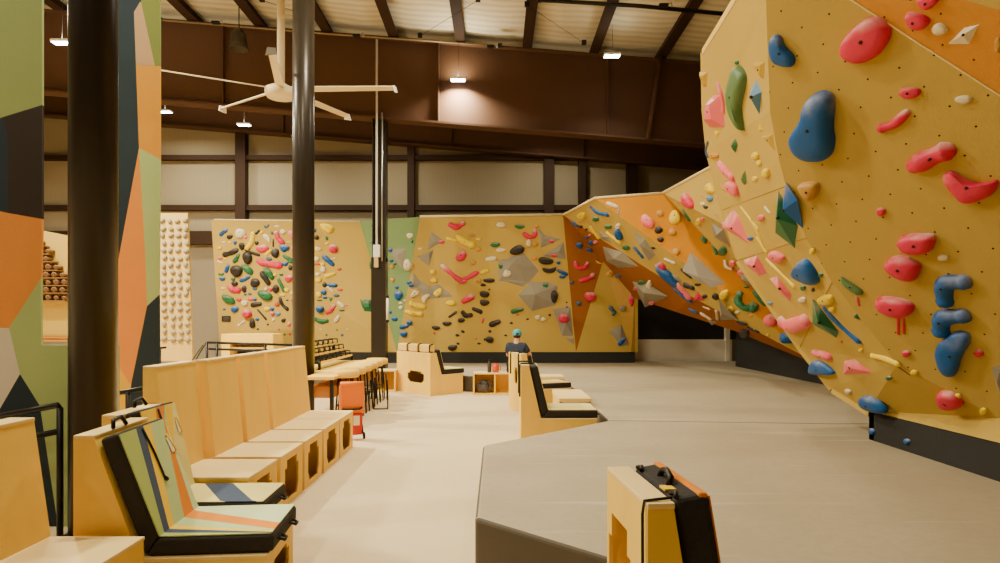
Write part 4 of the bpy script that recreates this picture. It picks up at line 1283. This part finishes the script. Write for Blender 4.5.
T['sweep', (550, 170, 5.63)] = '''
e yellow 175 258 48 40
t blue 230 212 262 242 322 255 r=12
e green 255 278 36 26
e green 325 322 42 24
t cream 325 185 375 205 r=11
t sky 385 220 385 245 r=4
s blue 364 325 395 350 410 395 380 398 365 360
e cream 382 318 28 30
t yellow 228 325 268 380 r=13
t yellow 320 355 392 412 r=11
f volume 262 345 330 380 348 420 285 392 ap=300,375
t blue 122 292 150 315 r=11
e black 172 320 20 14
e black 203 336 14 13
e rose 168 290 12 12
e blue 165 424 38 36
e blue 205 380 22 14
e blue 230 412 26 28
e rose 254 408 24 20
e blue 222 450 40 18 20
e rose 222 368 14 14
s rose 508 265 535 245 592 285 582 328 540 318 515 300
e black 610 336 48 36
e black 622 390 38 28
e tan 620 243 36 34
f volume 460 345 530 395 592 485 555 528 492 425 ap=505,420
t blue 475 438 518 490 r=12
e green 425 438 42 24 20
t cream 650 503 692 525 r=9
e pink 626 545 34 52 -35
e black 580 440 24 13 15
f volume 285 435 400 470 495 555 380 560 310 520 ap=360,500
f yellow 250 505 310 535 265 525'''
T['sweep', (660, 160, 5.633)] = '''
s pink 122 190 148 185 184 240 178 278 122 260
t green 130 288 163 338 r=13
s yellow 255 140 285 120 305 180 285 190 258 180
f tan 212 185 240 190 255 222
f tan 75 236 95 232 112 255
e sky 278 218 32 34 35
e cream 238 248 24 22
e black 256 266 24 18
f tan 305 200 345 215 345 245
f tan 300 300 325 300 340 328
e yellow 215 348 26 40
e rose 235 336 24 22
e green 247 447 28 48 -35
f volume 272 352 345 395 388 502 292 442 ap=320,420
e green 350 515 42 52
t green 298 475 318 525 r=10
s yellow 48 318 75 275 115 295 118 345 85 362 55 350
e tan 70 405 42 38
e tan 92 516 42 38'''
T['sweep', (660, 250, 5.633)] = '''
f volume 168 0 378 187 290 207 205 166 125 112 ap=215,150
e yellow 358 255 46 58 30
e yellow 395 336 38 32
e cream 432 351 28 18
t green 448 243 432 288 480 332 535 312 r=20
f volume 325 285 432 400 335 405 ap=345,360
t cream 316 345 322 390 r=10
s black 285 262 310 240 332 268 320 288
t black 140 200 180 215 r=18
e black 250 263 26 24
e black 212 196 36 16
f pink 202 228 250 290 184 290 ap=215,268
t rose 98 200 160 268 r=20
t blue 82 225 170 292 r=12
s blue -28 70 10 108 55 130 95 190 115 215 80 212 20 160 -25 110
f volume 40 118 100 150 128 188 70 182 ap=85,160
e cream 62 148 34 22
t cream 28 52 80 75 r=9
t black 122 112 170 155 r=11
t black 435 408 480 420 r=13
t black 500 440 548 462 r=12
s black 440 445 500 455 495 495 455 495
e cream 482 505 34 20
t cream 245 322 275 333 r=8
t cream 232 360 280 390 r=11
t blue 165 335 205 355 r=10
f volume 255 388 320 412 290 428 ap=290,405
f volume 430 92 495 150 568 232 440 190 ap=465,165
e rose 455 130 42 34 30
t green 538 232 590 298 r=17
e sky 616 300 30 17
e green 485 208 30 12
t cream 366 60 370 95 400 105 r=9
e rose 405 80 24 40 -30
e orange 510 372 20 16
e yellow 525 450 14 10
e yellow 605 478 16 12'''
T['sweep', (560, 250, 5.633)] = '''
f volume 395 185 480 195 598 270 470 332 ap=470,240
e green 525 330 54 34
e rose 515 300 30 22
e rose 425 218 26 20
e green 455 185 40 22
e cream 500 205 28 60'''
T['lit', (660, 160, 5.633)] = '''
t rose 332 28 400 100 r=26
s rose 355 125 415 118 442 218 395 185
f lime 475 55 486 130 470 148 455 110
e yellow 592 75 38 52
e yellow 535 106 26 24
f rose 392 280 418 310 488 482 335 388 330 365 ap=400,385 at=440,395 k=.3
e blue 507 443 32 20
e rose 567 327 34 36 30
t cream 590 268 615 298 r=10
t yellow 455 268 548 388 r=9
t yellow 545 440 598 520 r=11
f tan 335 130 380 180 350 175'''
T['lit', (690, 60, 5.63)] = '''
f amber 45 70 95 65 90 155 75 160 k=.22
t rose 155 140 183 220 186 290 r=17
f rose 110 205 155 200 182 392 85 385
f yellow 135 400 175 400 150 445
s lime 250 25 285 60 300 110 285 190 268 262 274 330 290 412 256 380 234 330 216 260 212 190 222 130 240 70 k=.26
e green 262 15 20 24
f sky 350 113 382 185 370 318 318 225 318 180 ap=338,210
f amber 345 15 418 5 412 115 395 110 k=.22
f yellow 388 345 410 400 390 406
f amber 393 430 462 414 480 524 k=.22
f green 250 440 264 482 250 528 230 490
e yellow 365 540 34 42
e orange 130 538 50 36
t slate 98 462 84 510 98 545 r=10'''
T['lit', (750, 160, 5.63)] = '''
f green 128 183 242 388 222 512 113 425 116 260 ap=150,330
f blue 178 138 242 235 276 398 188 310 163 222 ap=185,285
e yellow 25 105 28 28
e yellow 48 18 26 30
t yellow 0 340 40 400 85 515 r=10
s rose 95 525 135 515 175 535 195 560 160 585 120 570
e yellow 347 514 24 32'''
T['lit', (750, 255, 4.692)] = '''
f rose -45 30 20 2 68 95 30 108 -42 48 ap=15,55 at=40,60
t yellow 78 22 130 75 205 150 r=11
f rose 75 115 112 105 182 192 178 226 140 200 ap=135,160
s blue 240 12 292 75 320 152 245 125 198 95 203 65
e green 330 95 22 22
e green 247 155 24 24
e black 295 164 14 20
e cream 243 212 36 26
e yellow 352 212 74 46
e yellow 382 255 30 24
s lime 418 100 440 112 532 170 525 192 495 188 430 140
t pink 500 200 510 236 r=7
f green 487 280 498 275 518 308 488 302
f green 275 218 312 258 402 376 390 404 275 336 ap=320,320
e red 428 408 11 11
t blue 348 252 420 335 508 408 r=16
e rose 95 305 64 56
t rose 150 320 180 345 255 312 r=34
s blue 140 365 190 365 225 378 222 408 150 415 136 390
e yellow 518 448 20 16
t rose 298 462 368 478 r=20
s blue 285 495 330 500 392 552 388 566 300 562 268 552
f rose 430 500 482 490 566 556 555 566 425 566 ap=465,530
t green 25 172 62 222 r=13
e sky 90 228 26 15
e green 15 243 48 48
f black 232 452 290 490 270 522'''
T['lit', (750, 282, 3.992)] = '''
t yellow 488 298 540 308 585 330 r=14
t black 592 340 636 372 r=4
e yellow 655 362 30 20
s pink 740 440 800 445 862 495 800 516 748 498
e yellow 824 460 34 24
e yellow 930 518 30 26
e green 553 385 26 16
s blue 433 460 482 458 560 532 480 518 435 492
e cream 390 438 26 16 30'''
T['dark', (750, 0, 3.992)] = '''
s blue 72 148 118 138 132 190 176 225 172 268 140 272 78 250
s pink 348 210 372 150 450 78 510 66 558 110 555 160 510 225 440 260 380 250 k=.3
s pink 592 372 600 355 635 348 684 358 675 385 640 398 605 392
t pink 520 515 570 502 620 455 r=19
f cream 775 186 850 112 918 96 872 188 ap=850,140
e cream 755 118 60 44 15
s pink 612 58 645 50 722 80 692 124 642 118 k=.5
s pink 652 -14 760 -14 735 25 692 50 k=.5
e cream 852 398 66 34
e tan 990 180 30 60
s blue 270 365 320 378 328 425 318 520 330 570 312 640 240 655 180 630 152 580 160 540 205 480 215 405 k=.4'''
T['dark', (750, 141, 3.992)] = '''
s tan 182 170 262 164 274 186 262 220 236 248 205 218 k=.5
t pink 655 102 720 68 778 45 r=38
s pink 756 144 800 116 846 158 920 178 988 155 982 195 955 226 855 264 800 205 k=.45
e pink 522 284 36 34
s pink 578 408 610 376 722 374 738 390 725 440 690 456 610 452 k=.5
s pink 532 492 560 466 610 464 674 495 676 520 656 568 590 552 542 520 k=.5
e cream 770 467 44 26'''
T['dark', (750, 282, 3.992)] = '''
t blue 845 5 765 5 772 80 r=34
t blue 842 140 758 145 757 200 r=34
s blue 732 265 790 215 828 198 878 212 872 258 840 300 826 368 800 386 764 372 742 328 k=.4
s pink 495 80 515 60 600 70 652 95 648 128 610 148 560 140 505 115 k=.45
t red 590 148 590 208 r=7
t red 612 148 612 205 r=7
e pink 622 287 34 26
e pink 913 286 38 30
f volume 958 330 1010 310 1030 520 986 432 ap=985,400'''
T['kick', (750, 422, 3.992)] = '''
e blue 485 38 22 26
e blue 625 78 24 24'''
KB_ = [Vector((kx, L7.y, ZM)), Vector((kx, .6, ZM)), Vector((kx, .6, kz0)), Vector((kx, L7.y, kz0))]
FACETS += [[KB_[0], KB_[1], KB_[2]], [KB_[0], KB_[2], KB_[3]]]
BV = BVHTree.FromPolygons([p for f in FACETS for p in f], [tuple(range(3*i, 3*i+3)) for i in range(len(FACETS))])
for (w, crop), txt in T.items():
    for line in txt.strip().split('\n'): add_hold(w, crop, line)

# labels: by look first, then by the neighbour, then by order along the wall
WPH = dict(spray='on the crowded board', main='on the back wall', sweep='on the sweeping overhang', lit='on the lit boulder face', dark='on the drilled boulder face', kick='on the boulder kickboard')
GRP = dict(spray='holds on the crowded board', main='holds on the wide back wall', sweep='holds on the sweeping overhang', lit='holds on the lit boulder face', dark='holds on the drilled boulder face', kick='holds on the kickboard')
ORD = 'leftmost,second from left,third from left,fourth from left,fifth from left,sixth from left,seventh from left,eighth from left,ninth from left,tenth from left'.split(',')
used = set(); by = {}
for h in HOLDS:
    ls = sorted(g['L'] for g in HOLDS if g['wall'] == h['wall'])
    a, b = ls[len(ls)//3], ls[2*len(ls)//3]
    h['size'] = 'small' if h['L'] < a else 'mid-sized' if h['L'] < b else 'large'
    h['desc'] = ' '.join(x for x in (h['size'], h['col'], h['shape'], h['noun']) if x)
    by.setdefault((h['wall'], h['desc']), []).append(h)
def direction(h, g):
    dx, dy = h['c'].x-g['c'].x, h['c'].y-g['c'].y
    return ('right of' if dx > 0 else 'left of') if abs(dx) > abs(dy) else ('below' if dy > 0 else 'above')
for h in HOLDS:
    w = h['wall']; same = by[w, h['desc']]; lab = None
    if len(same) == 1: lab = '%s %s' % (h['desc'], WPH[w])
    else:
        an = sorted((g for g in HOLDS if g['wall'] == w and g is not h and len(by[w, g['desc']]) == 1), key=lambda g: (g['c']-h['c']).length)
        for g in an[:3]:
            if (g['c']-h['c']).length > 55: break
            c = '%s just %s the %s %s' % (h['desc'], direction(h, g), g['desc'], WPH[w])
            # only if no other of the same look stands in the same relation to it
            if any(q is not h and (q['c']-g['c']).length < 60 and direction(q, g) == direction(h, g) for q in same): continue
            if len(c.split()) <= 16 and c not in used: lab = c; break
        if lab is None:
            row = sorted(same, key=lambda q: q['c'].x); i = row.index(h); n = len(row)
            o = ORD[i] if i < 9 and i <= n//2 else ('rightmost' if i == n-1 else ORD[n-1-i].replace('left', 'right') if n-1-i < 10 else 'number %d from left' % (i+1))
            lab = '%s of the %ss %s' % (o, h['desc'], WPH[w])
    assert lab not in used, lab
    used.add(lab); tag(h['o'], lab, 'climbing volume' if h['vol'] else 'climbing hold', ('grey volumes ' if h['vol'] else '')+('on the '+GRP[w].split(' the ', 1)[-1] if h['vol'] else GRP[w]), 'thing')
print('HOLDS', len(HOLDS))
# two small plaques on the crowded board
pl, n_ = hit(226, 319)
t = thing('wall_plaque', 'small black plaque low on the crowded board, at its left edge', 'plaque', pl)
m = MB(); m.prism([on_plane(x, y, pl+n_*.01, n_)-pl for x, y in ((222, 316), (230.5, 316), (230.5, 321.5), (222, 321.5))], n_*.02, mat('plaque_black', (40, 36, 36), .5)); m.build('plate', t)
m = MB()
for y in (317.3, 318.6, 319.9):
    m.prism([on_plane(x, yy, pl+n_*.032, n_)-pl for x, yy in ((223.2, y), (229, y), (229, y+.45), (223.2, y+.45))], n_*.002, mat('plaque_mark', (96, 90, 86), .6))
m.build('printed_lines', t)
